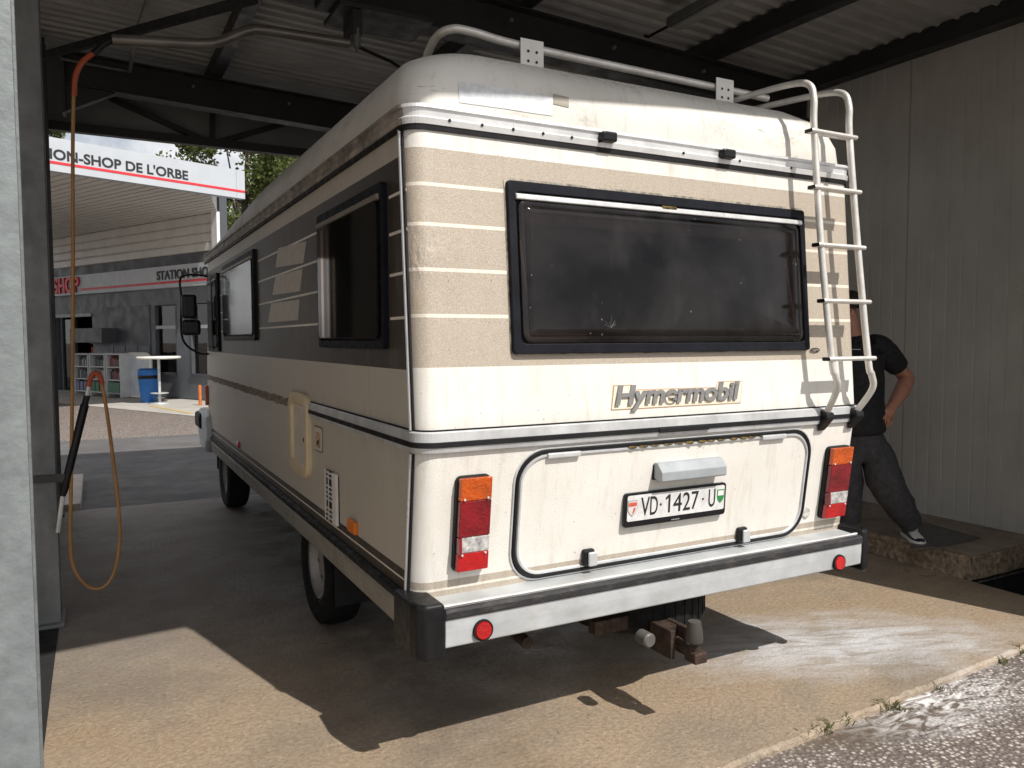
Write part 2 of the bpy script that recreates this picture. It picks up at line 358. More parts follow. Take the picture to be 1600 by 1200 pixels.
def slab_mat():
    m = bpy.data.materials.new('wet_concrete'); t, n, b = nodes(m)
    tc = N(t, 'ShaderNodeTexCoord'); sx = N(t, 'ShaderNodeSeparateXYZ'); t.links.new(tc.outputs['Object'], sx.inputs[0])
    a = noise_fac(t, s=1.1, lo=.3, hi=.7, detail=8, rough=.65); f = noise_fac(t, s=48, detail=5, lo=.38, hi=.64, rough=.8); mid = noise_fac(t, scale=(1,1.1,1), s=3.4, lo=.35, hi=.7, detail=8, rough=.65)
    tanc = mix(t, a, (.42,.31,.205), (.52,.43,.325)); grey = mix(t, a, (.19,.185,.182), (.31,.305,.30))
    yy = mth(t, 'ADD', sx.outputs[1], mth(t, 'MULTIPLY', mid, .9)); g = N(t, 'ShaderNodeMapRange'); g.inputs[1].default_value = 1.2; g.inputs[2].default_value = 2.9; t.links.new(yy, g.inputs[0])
    c = mix(t, g.outputs[0], tanc, grey)  # greyer towards the back: wetter concrete, with cool shade painted in
    c = mix(t, mth(t, 'MULTIPLY', mid, .35), c, (.23,.17,.11)); c = mix(t, mth(t, 'MULTIPLY', f, .62), c, (.17,.115,.07), 'MIX')
    wetn = noise_fac(t, scale=(1,1.1,1), s=1.1, lo=.48, hi=.64, detail=7, rough=.6); c = mix(t, mth(t, 'MULTIPLY', wetn, .45), c, (.15,.125,.105))
    spots = noise_fac(t, s=28, lo=.66, hi=.74, detail=2); c = mix(t, mth(t, 'MULTIPLY', spots, .5), c, (.11,.08,.055))
    # dark tyre and drip stains along the vehicle's line
    tr = N(t, 'ShaderNodeMapRange'); tr.inputs[1].default_value = .42; tr.inputs[2].default_value = .05
    t.links.new(mth(t, 'ABSOLUTE', mth(t, 'ADD', sx.outputs[0], .85)), tr.inputs[0])
    c = mix(t, mth(t, 'MULTIPLY', mth(t, 'MULTIPLY', tr.outputs[0], mid), .55), c, (.09,.075,.06))
    # rinsing foam swept over the slab, washed towards the right
    p0 = hz(1300, 1005, 0)
    rot = N(t, 'ShaderNodeVectorRotate'); rot.inputs['Center'].default_value = (p0.x, p0.y, 0); rot.inputs['Axis'].default_value = (0,0,1); rot.inputs['Angle'].default_value = radians(20)
    t.links.new(tc.outputs['Object'], rot.inputs['Vector']); s2 = N(t, 'ShaderNodeSeparateXYZ'); t.links.new(rot.outputs[0], s2.inputs[0])
    dx = mth(t, 'DIVIDE', mth(t, 'SUBTRACT', s2.outputs[0], p0.x), 1.05); dy = mth(t, 'DIVIDE', mth(t, 'SUBTRACT', s2.outputs[1], p0.y), .42)
    r = mth(t, 'SQRT', mth(t, 'ADD', mth(t, 'POWER', dx, 2), mth(t, 'POWER', dy, 2))); r = mth(t, 'ADD', r, mth(t, 'MULTIPLY', noise_fac(t, s=2.5, lo=.2, hi=.8), .7))
    fm = N(t, 'ShaderNodeMapRange'); fm.inputs[1].default_value = 1.55; fm.inputs[2].default_value = .35; t.links.new(r, fm.inputs[0])
    mp = N(t, 'ShaderNodeMapping'); mp.inputs['Scale'].default_value = (2.2, 8, 1); mp.inputs['Rotation'].default_value = (0,0,radians(-14)); t.links.new(rot.outputs[0], mp.inputs['Vector'])
    nz = N(t, 'ShaderNodeTexNoise'); nz.inputs['Scale'].default_value = 1.6; nz.inputs['Detail'].default_value = 8; nz.inputs['Roughness'].default_value = .7; nz.inputs['Distortion'].default_value = .6
    t.links.new(mp.outputs[0], nz.inputs['Vector']); ns = N(t, 'ShaderNodeMapRange'); ns.inputs[1].default_value = .36; ns.inputs[2].default_value = .6; t.links.new(nz.outputs['Fac'], ns.inputs[0])
    foam = mth(t, 'MULTIPLY', fm.outputs[0], ns.outputs[0])
    c = mix(t, mth(t, 'MULTIPLY', fm.outputs[0], .6), c, (.34,.32,.305))
    c = mix(t, mth(t, 'MULTIPLY', foam, .95), c, (.70,.71,.73))
    t.links.new(c, b.inputs['Base Color'])
    rg = N(t, 'ShaderNodeMapRange'); rg.inputs[3].default_value = .26; rg.inputs[4].default_value = .62; t.links.new(mid, rg.inputs[0]); t.links.new(rg.outputs[0], b.inputs['Roughness'])
    n1 = bumpn(t, b, f, .5, .008); bumpn(t, b, mid, .08, .02, n1)
    return m
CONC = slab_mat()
RAWC = mat('rough_broken_concrete', (.27,.205,.14), .9, 0, .45, 26, .5, (.07,.055,.04), (12,12,12), bump=1.0, bs=30)
PLATC = mat('plinth_concrete', (.25,.2,.15), .7, 0, .25, 3, .5, (.11,.085,.065), (3,3,3), bump=.3, bs=80)
# slab: top sheet, front edge chipped, skewed a little against the vehicle
def edge_y(x): return -.431+.059*(x+.089)+.012*noise.noise(Vector((x*5, 0, 3)))+.006*noise.noise(Vector((x*23, 4, 0)))
sl_ = MB(); xs = [-7.3+i*(2.93+7.3)/320 for i in range(321)]
rows = [[(x, edge_y(x)-.004, GZ-.02) for x in xs], [(x, edge_y(x)+.012*noise.noise(Vector((x*14,1,1)))+.006*noise.noise(Vector((x*40,1,1))), -.014+.008*noise.noise(Vector((x*30,7,1)))) for x in xs], [(x, edge_y(x)+.012+.012*noise.noise(Vector((x*19,5,2))), 0) for x in xs]]+[[(x, y, 0) for x in xs] for y in (0, .5, 1.5, 3, 4.5, 5.82)]+[[(x, 5.85, GZ-.02) for x in xs]]
sl_.grid(rows); sl_.add([(2.93, -.3, 0), (2.93, 5.85, 0), (2.93, 5.85, -.6), (2.93, -.3, -.6)], [(0, 1, 2, 3)])
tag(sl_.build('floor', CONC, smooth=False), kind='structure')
# pit beside the plinth, right of the floor; near-black colour paints its shade
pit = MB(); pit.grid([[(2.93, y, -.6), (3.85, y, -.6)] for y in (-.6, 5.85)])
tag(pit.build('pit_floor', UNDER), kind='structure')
# raised plinth along the right wall, broken front edge
pl = MB(); n_ = 40; ys = [.5+i*(5.8-.5)/n_ for i in range(n_+1)]
def px_edge(y, z): return 2.945+.02*noise.noise(Vector((y*4, z*9, 2)))+.012*noise.noise(Vector((y*17, z*30, 5)))
pl.grid([[(px_edge(y, z), y, z) for y in ys] for z in (-.02, .03, .07, .11, .145)]+[[(px_edge(y, .2)+.018, y, .16) for y in ys]])
xs2 = [2.945+i*(3.85-2.945)/24 for i in range(25)]
def py_edge(x, z): return .5+.02*noise.noise(Vector((x*5, z*9, 8)))
pl.grid([[(x, py_edge(x, z), z) for x in xs2] for z in (.0, .03, .07, .11, .145)]+[[(x, py_edge(x, .2)+.015, .16) for x in xs2]])
tag(pl.build('plinth_edge', RAWC), kind='structure')
pp_ = MB(); pp_.grid([[(x, .53, z) for x in (2.93, 3.85)] for z in (-.6, .01)]); pp_.grid([[(3.85, y, z) for y in (-.5, .53)] for z in (-.6, .15)]); tag(pp_.build('pit_wall', UNDER), kind='structure')  # concrete below floor level coloured near-black for the pit's shade
pt = MB(); pt.grid([[(x, y, .161) for x in (2.95, 3.2, 3.5, 3.85)] for y in (.505, 1.5, 3, 5.8)])
tag(pt.build('plinth', PLATC), kind='structure')
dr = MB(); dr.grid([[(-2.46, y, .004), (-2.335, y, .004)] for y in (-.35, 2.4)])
tag(dr.build('dark_floor_strip', UNDER), kind='structure')  # flat dark strip on the floor between the left columns
kb = MB(); kb.box(-2.5, -2.27, 5.86, 7.75, GZ, .06)
tag(kb.build('kerb', mat('kerb_concrete', (.42,.38,.34), .8, 0, .15, 6, .3, bump=.3), bevel=.01), kind='structure')

# ------------------------------------------------------------------ wash bay
def rz(x, y): return 4.02-.045*(x-3.8)+.02*(y-1.5)
bay = thing('wash_bay', 'dark steel framed wash bay with ribbed roof and white panel wall', 'wash bay')
def roof_front(x): return min(-.66, -1.46+.14*(x+2))
ny = 9; RX = (-7.6, 3.98)
pw = (6.6+1.45)/ny
for i in range(ny):
    m = MB(); y0 = -1.45+pw*i; y1 = y0+pw-.012; prof = []
    nr = 6; d = (y1-y0)/nr; prof.append((y0, .012))
    for k in range(nr):
        a = y0+d*k; prof += [(a+d*.12, 0), (a+d*.62, 0), (a+d*.72, -.022), (a+d*.86, -.022), (a+d*.96, 0)]
    prof.append((y1, .012))
    m.grid([[(x, (y if i else roof_front(x)+(y-y0)*(y1-roof_front(x))/(y1-y0)), rz(x, y)+dz) for y, dz in prof] for x in (RX[0], -4, -1, 1.5, 3.07, RX[1])])
    m.build('roof_panel', ROOFM, bay)
m = MB(); fe = [(x, roof_front(x)) for x in (RX[0], -4, -1, 1.5, 3.07, RX[1])]+[(RX[1], 6.62), (RX[0], 6.62)]; n = len(fe)
m.add([(x, y, rz(x, y)+.02) for x, y in fe]+[(x, y, rz(x, y)+.12) for x, y in fe], [tuple(range(n))[::-1], tuple(range(n, 2*n))]+[(i, (i+1) % n, n+(i+1) % n, n+i) for i in range(n)])
m.build('roof_deck', STEEL_D, bay)
for x in (-6.1, -4.4, -2.7, -.99, .73, 2.52):
    m = MB(); m.bar((x, -.75, rz(x, -.75)-.095), (x, 6.4, rz(x, 6.4)-.095), .11, .14); m.build('purlin', STEEL_D, bay)
def ibeam(m, p, q, w, h, t=.014):
    p, q = Vector(p), Vector(q)
    m.bar(p+Vector((0,0,h/2-t/2)), q+Vector((0,0,h/2-t/2)), w, t); m.bar(p-Vector((0,0,h/2-t/2)), q-Vector((0,0,h/2-t/2)), w, t); m.bar(p, q, t, h-2*t)
for y in (-.5, 2.62, 5.72):
    h = .30; m = MB(); x0, x1 = -2.28, 3.72
    ibeam(m, (x0, y, rz(x0, y)-.17-h/2), (x1, y, rz(x1, y)-.17-h/2), .17, h)
    rf = m.build('rafter', STEEL_D, bay)
    hn = MB(); zt = rz(x0, y)-.17; hn.prism([(x0, zt-h), (x0, zt-h-.24), (x0+.42, zt-h-.02)], lambda a, b, d, y=y: (a, y+d, b), -.05, .05)
    hn.build('haunch', STEEL_D, rf)
    ep = MB(); ep.box(x0-.02, x0+.005, y-.09, y+.09, zt-h-.26, zt+.02); ep.build('end_plate', STEEL_D, rf)
    for k in range(5):
        b_ = MB(); bx = -1.2+k*.9; b_.lathe([(0, -.03), (.014, -.03), (.014, 0), (0, 0)], (bx, y-.085, rz(bx, y)-.3), 'y', 8); b_.build('bolt', GALV, rf)
def hcol(name, x, y, z1, mt, w=.2, d=.2, flip=False):
    t = .016; m = MB()
    m.box(x-w, x, y-d/2, y-d/2+t, 0, z1); m.box(x-w, x, y+d/2-t, y+d/2, 0, z1); m.box(x-w/2-.006, x-w/2+.006, y-d/2+t, y+d/2-t, 0, z1)
    c = m.build(name, mt, bay); p = MB(); p.box(x-w-.05, x+.02, y-d/2-.05, y+d/2+.05, 0, .02); p.build('base_plate', mt, c, bevel=.003)
    return c
xg = hy(72, 1190, -.5).x
tag(hcol('column', xg-.012, -.44, rz(xg, -.5)-.1, GALV, .3, .12), 'bright galvanised column at the left picture edge')
STEEL_C = mat('column_grey_steel', (.16,.166,.166), .5, .2, .25, 5, .4, (.05,.05,.05), (2,2,.5))
hcol('column', -2.325, 2.57, rz(-2.3, 2.57)-.1, STEEL_C, .26, .22)
hcol('column', -2.42, 5.72, rz(-2.3, 5.7)-.1, STEEL_D, .2, .2)
m = MB(); m.box(2.72, 2.9, -.62, -.42, 0, rz(2.8, -.5)-.1); m.build('column', GALV, bay)
m = MB(); m.box(2.9, 3.9, -.55, -.48, -.6, rz(3.8, -.5)-.1); m.build('return_wall', WALLM, bay)
# right wall: sandwich panels with fine vertical grooves
XW = 3.85; pwid = 1.06; y = -.45; k = 0
wall_edges = []
while y < 5.8:
    y1 = min(y+pwid-.006, 5.85); m = MB(); ng = 9; d = (y1-y)/ng; prof = [(y, .012), (y+.004, 0)]
    for i in range(1, ng): yy = y+d*i; prof += [(yy-.009, 0), (yy-.003, .007), (yy+.003, .007), (yy+.009, 0)]
    prof += [(y1-.004, 0), (y1, .012)]
    m.grid([[(XW+o, a, z) for a, o in prof] for z in (.155, 2, rz(XW, y)-.02)]); m.box(XW+.02, XW+.07, y, y1, -.6, rz(XW, y)-.02)
    m.build('wall_panel', WALLM, bay); y += pwid
m = MB(); m.bar((XW-.075, -.55, 3.93), (XW-.075, 6.3, 3.96), .14, .15); m.build('wall_beam', STEEL_D, bay)
y = -.45
while y < 5.8:
    y1 = min(y+pwid-.006, 5.85); m = MB(); m.box(-7.3, -7.24, y, y1, GZ, rz(-7.3, y)-.02); m.build('wall_panel', WALLM, bay); y += pwid
for i in range(4):
    m = MB(); xa = -7.24+i*1.16; m.box(xa, xa+1.155, 5.75, 5.81, GZ, rz(xa, 5.8)-.03); m.build('wall_panel', WALLM, bay)  # unseen end wall, added to darken ambient light and side-window reflections
# far lattice fascia
FY = 6.38; A = hy(70, 200, FY); B = hy(470, 244, FY); sl2 = (B.z-A.z)/(B.x-A.x); zc = lambda x: A.z+sl2*(x-A.x)
m = MB(); m.bar((-7.3, FY, zc(-3.5)+.04), (3.9, FY, zc(3.9)+.04), .09, .085); m.build('fascia_chord', STEEL_D, bay)
FASC = mat('fascia_sheet', (.22,.225,.225), .55, 0, .1, 2)
for i in range(11):
    xa = -7.5+i*1.048; FYo = .003*(i % 2); m = MB(); m.add([(xa, FY+.08+FYo, zc(xa)+.03), (xa+1.05, FY+.08+FYo, zc(xa+1.05)+.03), (xa+1.05, FY+.08+FYo, rz(xa, FY)), (xa, FY+.08+FYo, rz(xa, FY)),
        (xa, FY+.11+FYo, zc(xa)+.03), (xa+1.05, FY+.11+FYo, zc(xa+1.05)+.03), (xa+1.05, FY+.11+FYo, rz(xa, FY)), (xa, FY+.11+FYo, rz(xa, FY))], [(0,1,2,3),(7,6,5,4),(0,4,5,1),(3,2,6,7),(1,5,6,2),(0,3,7,4)]); m.build('fascia_sheet', FASC, bay)
for pa, pb in (((170, 152), (325, 222)), ((332, 172), (332, 225)), ((340, 222), (470, 186))):
    m = MB(); a, b_ = hy(*pa, FY), hy(*pb, FY); m.bar(a, b_, .05, .06, (0,1,0)); m.build('fascia_brace', STEEL_D, bay)
m = MB(); m.bar(hy(50, 92, 3.9), hy(400, -3, 1.9), .03, .05); m.build('wind_brace', UNDER, bay)
m = MB(); m.tube([hz(232, -5, 4.1), hz(210, 60, 4.1), hz(206, 92, 4.1), hy(203, 112, 5.55)], .018, 8); m.build('conduit', STEEL_C, bay, smooth=True)
m = MB(); m.tube([hy(95, 92, 5.6), hy(185, 109, 5.6), hy(203, 112, 5.55)], .012, 6); m.build('conduit', STEEL_C, bay, smooth=True)
fl = thing('ceiling_lamp', 'slim unlit tube lamp under the ribbed wash bay ceiling', 'ceiling lamp')
q = hz(1050, 40, 3.95); m = MB(); m.box(q.x-.06, q.x+.06, q.y-1.25, q.y, 3.93, 4.0); m.build('housing', STEEL_C, fl, bevel=.01)
m = MB(); m.box(q.x-.045, q.x+.045, q.y-1.2, q.y-.05, 3.9, 3.929); m.build('diffuser', mat('lamp_diffuser', (.3,.3,.29), .4), fl, bevel=.01)
m = MB(); m.tube([(q.x, q.y, 3.96), (q.x+.01, q.y+.3, 3.97), (q.x-.02, 2.5, 3.98)], .012, 6); m.build('cable_duct', BLACKP, fl)

# wash boom, hose and lance
boom = thing('wash_boom', 'grey swivelling wash boom hung under the roof', 'wash boom')
BY = 2.36
m = MB(); m.tube([hy(175, 62, BY), hy(310, 69, BY), hy(332, 68, BY), hy(350, 63, BY), hy(380, 50, BY), hy(398, 46, BY), hy(420, 48, BY), hy(545, 68, BY)], .031, 12); m.build('arm', mat('boom_pipe', (.2,.185,.17), .35, .6, .15, 8), boom, smooth=True)
pv = hy(558, 60, BY)
m = MB(); m.lathe([(0, -.08), (.012, -.08), (.012, -.06), (.022, -.06), (.022, .06), (.012, .06), (.012, .2), (0, .2)], pv, 'z', 12); m.build('pivot', STEEL_C, boom, smooth=True)
m = MB(); m.box(pv.x-.12, pv.x+.5, BY-.05, 2.7, pv.z+.17, pv.z+.2); m.box(pv.x-.03, pv.x+.03, BY-.02, BY+.2, pv.z+.02, pv.z+.17); m.build('mount_plate', STEEL_D, boom)
m = MB(); m.box(pv.x-.22, pv.x+.02, 2.3, 2.55, pv.z+.2, pv.z+.36); m.build('junction_box', BLACKP, boom, bevel=.01)
m = MB(); m.tube([pv+Vector((0,0,-.05)), hy(610, 96, BY+.05), hy(640, 115, BY+.2), hy(700, 120, 2.5)], .011, 8); m.build('feed_hose', BLACKP, boom, smooth=True)
m = MB(); m.tube([hy(175, 62, BY), hy(160, 70, BY), hy(145, 84, BY)], .018, 8); m.build('hose_coupling', BLACKP, boom, smooth=True)
ho = thing('pressure_hose', 'thin orange and yellow hose looping down beside the dark column', 'hose')
def spl(pts, n=8):
    out = []; P = [Vector(p) for p in pts]
    for i in range(len(P)-1):
        p0, p1, p2, p3 = P[max(i-1, 0)], P[i], P[i+1], P[min(i+2, len(P)-1)]
        for k in range(n):
            t = k/n; out.append(.5*((2*p1)+(-p0+p2)*t+(2*p0-5*p1+4*p2-p3)*t*t+(-p0+3*p1-3*p2+p3)*t**3))
    out.append(P[-1]); return out
HY = [(145, 84), (128, 98), (118, 120), (114, 200), (114, 400), (113, 600), (111, 760), (110, 850), (116, 888), (132, 912), (150, 920), (168, 912), (181, 885), (187, 840), (184, 780), (172, 680), (164, 625), (158, 597)]
m = MB(); m.tube(spl([hy(a, b, BY) for a, b in HY]), .0095, 8); m.build('hose_line', mat('hose_yellow', (.33,.17,.055), .45, 0, .15, 4, .3, (.16,.09,.04)), ho, smooth=True)
OR = mat('hose_sleeve_orange', (.36,.06,.015), .45)
m = MB(); m.tube(spl([hy(a, b, BY) for a, b in ((146, 83), (128, 98), (118, 120), (116, 150))]), .014, 8); m.build('bend_sleeve', OR, ho, smooth=True)
m = MB(); m.tube(spl([hy(a, b, BY) for a, b in ((160, 600), (155, 586), (148, 583), (142, 590), (138, 604))]), .0135, 8); m.build('bend_sleeve', OR, ho, smooth=True)
la = thing('spray_lance', 'black spray lance hanging in its holder beside the column', 'spray lance')
p0, p1 = hy(136, 618, BY), hy(98, 775, BY)
m = MB(); m.tube([p0, p0.lerp(p1, .08), p0.lerp(p1, .1), p0.lerp(p1, .95), p1], [.016, .016, .022, .02, .014], 10); m.build('grip', BLACKP, la, smooth=True)
m = MB(); m.tube([hy(139, 603, BY), p0], .011, 8); m.build('coupling', ALU, la, smooth=True)
m = MB(); m.tube([p1, p1+Vector((-.03, .01, -.2))], .012, 8); m.build('nozzle_pipe', ALU, la, smooth=True)
m = MB(); m.bar(p1+Vector((-.16, .02, .1)), p1+Vector((.02, .0, .1)), .03, .04); m.build('holder', STEEL_D, la)

# ------------------------------------------------------------------ motorhome
XL, XR, RAD, YF = -1.115, 1.185, .07, 6.1
def ry(z): return .085*(z-1.24)/1.1 if z > 1.24 else (1.24-z)*.13
def fy(z): return YF-.32*max(0, (z-1.35))/1.1+.03*max(0, (z-.5))
def rearp(px, py, off=0):
    y = 0
    for i in range(14):
        p = hy(px, py, y-off); y = ry(p.z)
    return p
def ring_left(z, ins=0, n=14):
    a = ry(z)+ins+RAD; b = fy(z)-.3-ins*.5
    return [Vector((XL+ins, b+(a-b)*i/n, z)) for i in range(n+1)]
def ring_rear(z, ins=0, rad=None, na=8, nn=14):
    R = rad or RAD; R = R+ins*.4; yb = ry(z)+ins; P = []
    for k in range(na+1):
        a = radians(180+90*k/na); P.append(Vector((XL+ins+R+R*cos(a), yb+R+R*sin(a), z)))
    for i in range(1, nn): P.append(Vector((XL+ins+R+(XR-XL-2*ins-2*R)*i/nn, yb, z)))
    for k in range(na+1):
        a = radians(270+90*k/na); P.append(Vector((XR-ins-R+R*cos(a), yb+R+R*sin(a), z)))
    return P
def ring_right(z, ins=0, n=14):
    return [Vector((XL+XR-p.x, p.y, p.z)) for p in ring_left(z, ins, n)[::-1]]
def ring_front(z, ins=0, n=8):
    yf = fy(z)-ins*.5; P = []; R = .3
    for k in range(n+1):
        a = radians(90*k/n); P.append(Vector((XR-ins-R+R*cos(a), yf-R+R*sin(a), z)))
    for k in range(n+1):
        a = radians(90+90*k/n); P.append(Vector((XL+ins+R+R*cos(a), yf-R+R*sin(a), z)))
    return P
mh = thing('motorhome', 'old cream and brown motorhome parked in the wash bay', 'motorhome')
ZL = [.60, .75, .95, 1.15, 1.24, 1.33, 1.6, 1.9, 2.2, 2.37]
m = MB(); m.grid([ring_rear(z) for z in ZL])
# the dented left corner
rng = random.Random(3)
for i, v in enumerate(m.v): pass
tag(m.build('rear_wall', BODY_R, mh, smooth=True), 'tan banded rear wall with rounded corners')
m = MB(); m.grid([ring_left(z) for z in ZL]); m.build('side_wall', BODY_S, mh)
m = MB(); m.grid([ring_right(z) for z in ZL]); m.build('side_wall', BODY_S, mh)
m = MB(); m.grid([ring_front(z) for z in ZL]); fw = m.build('front_wall', BODY_S, mh, smooth=True)
m = MB(); zz = [1.35, 1.7, 2.1, 2.3]; m.grid([[p+Vector((0, .012, 0)) for p in ring_front(z)[5:-5]] for z in zz]); m.build('windscreen', GLASS_S, mh, smooth=True)
m = MB(); m.box(XL+.03, XR-.03, .1, 5.9, .585, .6); m.build('floor_pan', UNDER, mh)
m = MB(); m.box(-.55, -.42, .6, 5.8, .44, .58); m.box(.45, .58, .6, 5.8, .44, .58); m.box(-.5, .55, .6, .7, .46, .58); m.box(-.8, .9, 1.68, 1.88, .28, .42); m.box(-.4, .5, 2.4, 3.6, .3, .58); m.box(-.9, .95, .95, 1.2, .35, .58); m.build('chassis', UNDER, mh)
# roof cap
def tp(y):
    a = max(0, min(1, (y-2.8)/3.3)); return 1-.72*a*a*(3-2*a)
def cap_pt(p, h): return Vector((p.x, p.y, 2.425+h*tp(p.y)))
capr = []
for h, ins in ((-.02, .012), (.03, .006), (.1, .012), (.17, .035), (.225, .075), (.27, .135), (.295, .2), (.31, .3)):
    full = ring_rear(2.40, ins, rad=.12+ins*.3, na=9)+ring_right(2.40, ins)[1:]+ring_front(2.40, ins)[1:]+ring_left(2.40, ins)[1:-1]
    capr.append([cap_pt(p, h) for p in full])
m = MB(); m.grid(capr, closed=True)
nn = len(capr[0]); o0 = len(m.v)-nn; m.f.append(tuple(range(o0, o0+nn)))
cap = m.build('roof_cap', ROOF_P, mh, smooth=True)
# helper: trim swept round the rear along a ring
def ring_path(z, y_left, y_right, ins=0):
    P = ring_rear(z, ins, na=10); a, b = P[0], P[-1]
    L = [Vector((a.x, y_left+(a.y-y_left)*i/6, z)) for i in range(6)] if y_left else []
    Rr = [Vector((b.x, b.y+(y_right-b.y)*(i+1)/6, z)) for i in range(6)] if y_right else []
    return L+P+Rr
def sweep_ring(path, prof):
    def nf(i):
        a = path[max(i-1, 0)]; b = path[min(i+1, len(path)-1)]; t = (b-a); t.z = 0; t.normalize()
        return Vector((t.y, -t.x, 0)), Vector((0, 0, 1))
    return MB().sweep(path, prof, nf)
GP = [(0, -.035), (.016, -.033), (.02, -.012), (.012, -.004), (.014, .02), (.022, .024), (.02, .036), (0, .036)]
sweep_ring(ring_rear(2.40, 0, na=10)[3:-3], GP).build('gutter_rail', ALU_B, mh, smooth=False)
GD = mat('grimy_gutter', (.30,.27,.23), .6, .1, .4, 9, .8, (.03,.027,.024), (10,1.2,10))
gr_ = ring_path(2.40, 5.75, 5.75); sweep_ring(gr_[:10], GP).build('gutter_rail', GD, mh); sweep_ring(gr_[-10:], GP).build('gutter_rail', GD, mh)
sweep_ring(ring_path(2.40, 5.75, 5.75), [(0, -.052), (.012, -.052), (.013, -.0355), (0, -.0355)]).build('gutter_seal', RUB, mh)
sweep_ring(ring_path(1.232, 1.55, 5.6), [(0, -.035), (.010, -.035), (.014, -.018), (.014, .036), (.008, .041), (0, .041)]).build('belt_trim', ALU, mh)
sweep_ring(ring_path(1.232, 1.55, 5.6), [(.0138, -.017), (.0185, -.015), (.0185, .002), (.0138, .004)]).build('belt_insert', RUB, mh)
sweep_ring(ring_path(1.232, 1.55, 5.6), [(0, .0412), (.006, .0412), (.006, .047), (0, .047)]).build('belt_seal', RUB, mh)
for z0, z1 in ((1.275, 2.352), (.645, 1.19)):
    for sx_ in (XL, XR):
        s_ = -1 if sx_ == XL else 1
        pth = [(sx_+s_*.004, ry(z0+(z1-z0)*i/8)+RAD-.004, z0+(z1-z0)*i/8) for i in range(9)]
        MB().tube(pth, .0095, 8).build('corner_strip', ALU_B, mh, smooth=True)
        for dy in (-.0125, .0125):
            MB().tube([(p[0]-s_*.003, p[1]+dy, p[2]) for p in pth], .0065, 6).build('corner_seal', RUB, mh, smooth=True)
# rain clips on the gutter
for px, py in ((943, 213), (1129, 243)):
    p = rearp(px, py); MB().box(p.x-.035, p.x+.035, ry(2.41)-.05, ry(2.41), 2.385, 2.425).build('gutter_clip', BLACKP, mh, bevel=.008)
for i in range(9):
    x = -.96+i*.13 if i < 6 else -.2+(i-5)*.32
    MB().lathe([(0, -.004), (.006, -.004), (.006, 0)], (x, ry(2.385)-.017, 2.387), 'y', 8).build('screw', BLACKP, mh)
# ---- rear hatch of the garage
def RW(x, z, off=0): return Vector((x, ry(z)-off, z))
hx0, hx1, hz0, hz1 = -.70, .835, .682, 1.155
hatch = MB(); P = rrect(hx0, hx1, hz0, hz1, .11, 8)
hatch.add([RW(a, b, .0045) for a, b in P], [tuple(range(len(P)))])
HAT = BODY_R
hat = hatch.build('luggage_hatch', HAT, mh)
def loop_trim(x0, x1, z0, z1, r, off, rad, name, mt, par, n=8):
    P = rrect(x0, x1, z0, z1, r, n); MB().tube([RW(a, b, off) for a, b in P], rad, 6, closed=True).build(name, mt, par, smooth=True)
loop_trim(hx0, hx1, hz0, hz1, .11, .005, .0075, 'hatch_trim', ALU, hat)
loop_trim(hx0-.016, hx1+.016, hz0-.014, hz1+.016, .12, .006, .0085, 'hatch_seal', RUB, hat)
loop_trim(hx0-.028, hx1+.028, hz0-.025, hz1+.027, .13, .003, .0045, 'hatch_edge', ALU, hat)
MOSS = mat('moss', (.16,.11,.03), .95, 0, .6, 60, .5, (.02,.015,.01), (30,30,30), bump=1, bs=90)
for i in range(14):
    xm = -.22+i*.06+.02*random.random(); MB().tube([RW(xm, hz1+.006, .012), RW(xm+.02+.02*random.random(), hz1+.004, .014), RW(xm+.045, hz1+.005, .012)], [.003, .003+.005*random.random(), .002], 6).build('moss', MOSS, hat)
for xa in (-.52, .60):
    MB().box(xa-.075, xa+.075, ry(1.15)-.022, ry(1.15)-.002, 1.142, 1.164).build('hinge', ALU, hat, bevel=.005)
for xa, za in ((-.375, .712), (.462, .703)):
    k_ = MB().box(xa-.026, xa+.03, ry(za)-.03, ry(za)-.004, za-.03, za+.04).build('lock', BLACKP, hat, bevel=.01)
    MB().box(xa-.008, xa+.034, ry(za)-.042, ry(za)-.03, za-.028, za+.03).build('lock_face', ALU, k_, bevel=.008)
# plate lamp housing
hl = MB().prism([(-.004, 1.02), (.052, 1.006), (.062, 1.012), (.062, 1.05), (.03, 1.085), (-.004, 1.085)], lambda a, b, d: (d, ry(1.05)-a, b), -.068, .285).build('plate_lamp', mat('lamp_grey', (.33,.35,.37), .45, .2, .1, 8, .3, (.2,.19,.17)), hat, bevel=.004)
MB().box(-.074, .291, ry(1.05)-.008, ry(1.05)-.002, 1.012, 1.093).build('lamp_gasket', RUB, hl)
# number plate
npz0, npz1, npx0, npx1 = .822, .966, -.215, .335
plt = MB().prism(rrect(npx0, npx1, npz0, npz1, .014, 3), lambda a, b, d: (a, ry(.9)-d+(b-.9)*-.06, b), .008, .024).build('number_plate', BLACKP, mh, bevel=.003)
pw_ = MB().prism(rrect(npx0+.012, npx1-.012, npz0+.026, npz1-.010, .008, 3), lambda a, b, d: (a, ry(.9)-d+(b-.9)*-.06, b), .0245, .0265).build('plate_face', mat('plate_white', (.62,.62,.61), .4, 0, .12, 30, .5, (.36,.35,.33), (12,12,12)), plt)
BLK = mat('plate_black', (.012,.012,.012), .5)
yp = ry(.9)-.0268
ch = .078; zb_ = .866
def ptxt(s, x, w, h=ch, z=zb_): return text('plate_character', s, BLK, pw_, (x, yp+.002, z), (1, 0, 0), (0, -.06, 1), width=w, height=h, depth=.0015)
for s, x, w in (('V', -.134, .044), ('D', -.086, .039), ('4', .036, .046), ('2', .089, .039), ('7', .136, .039), ('U', .232, .037)): ptxt(s, x, w)
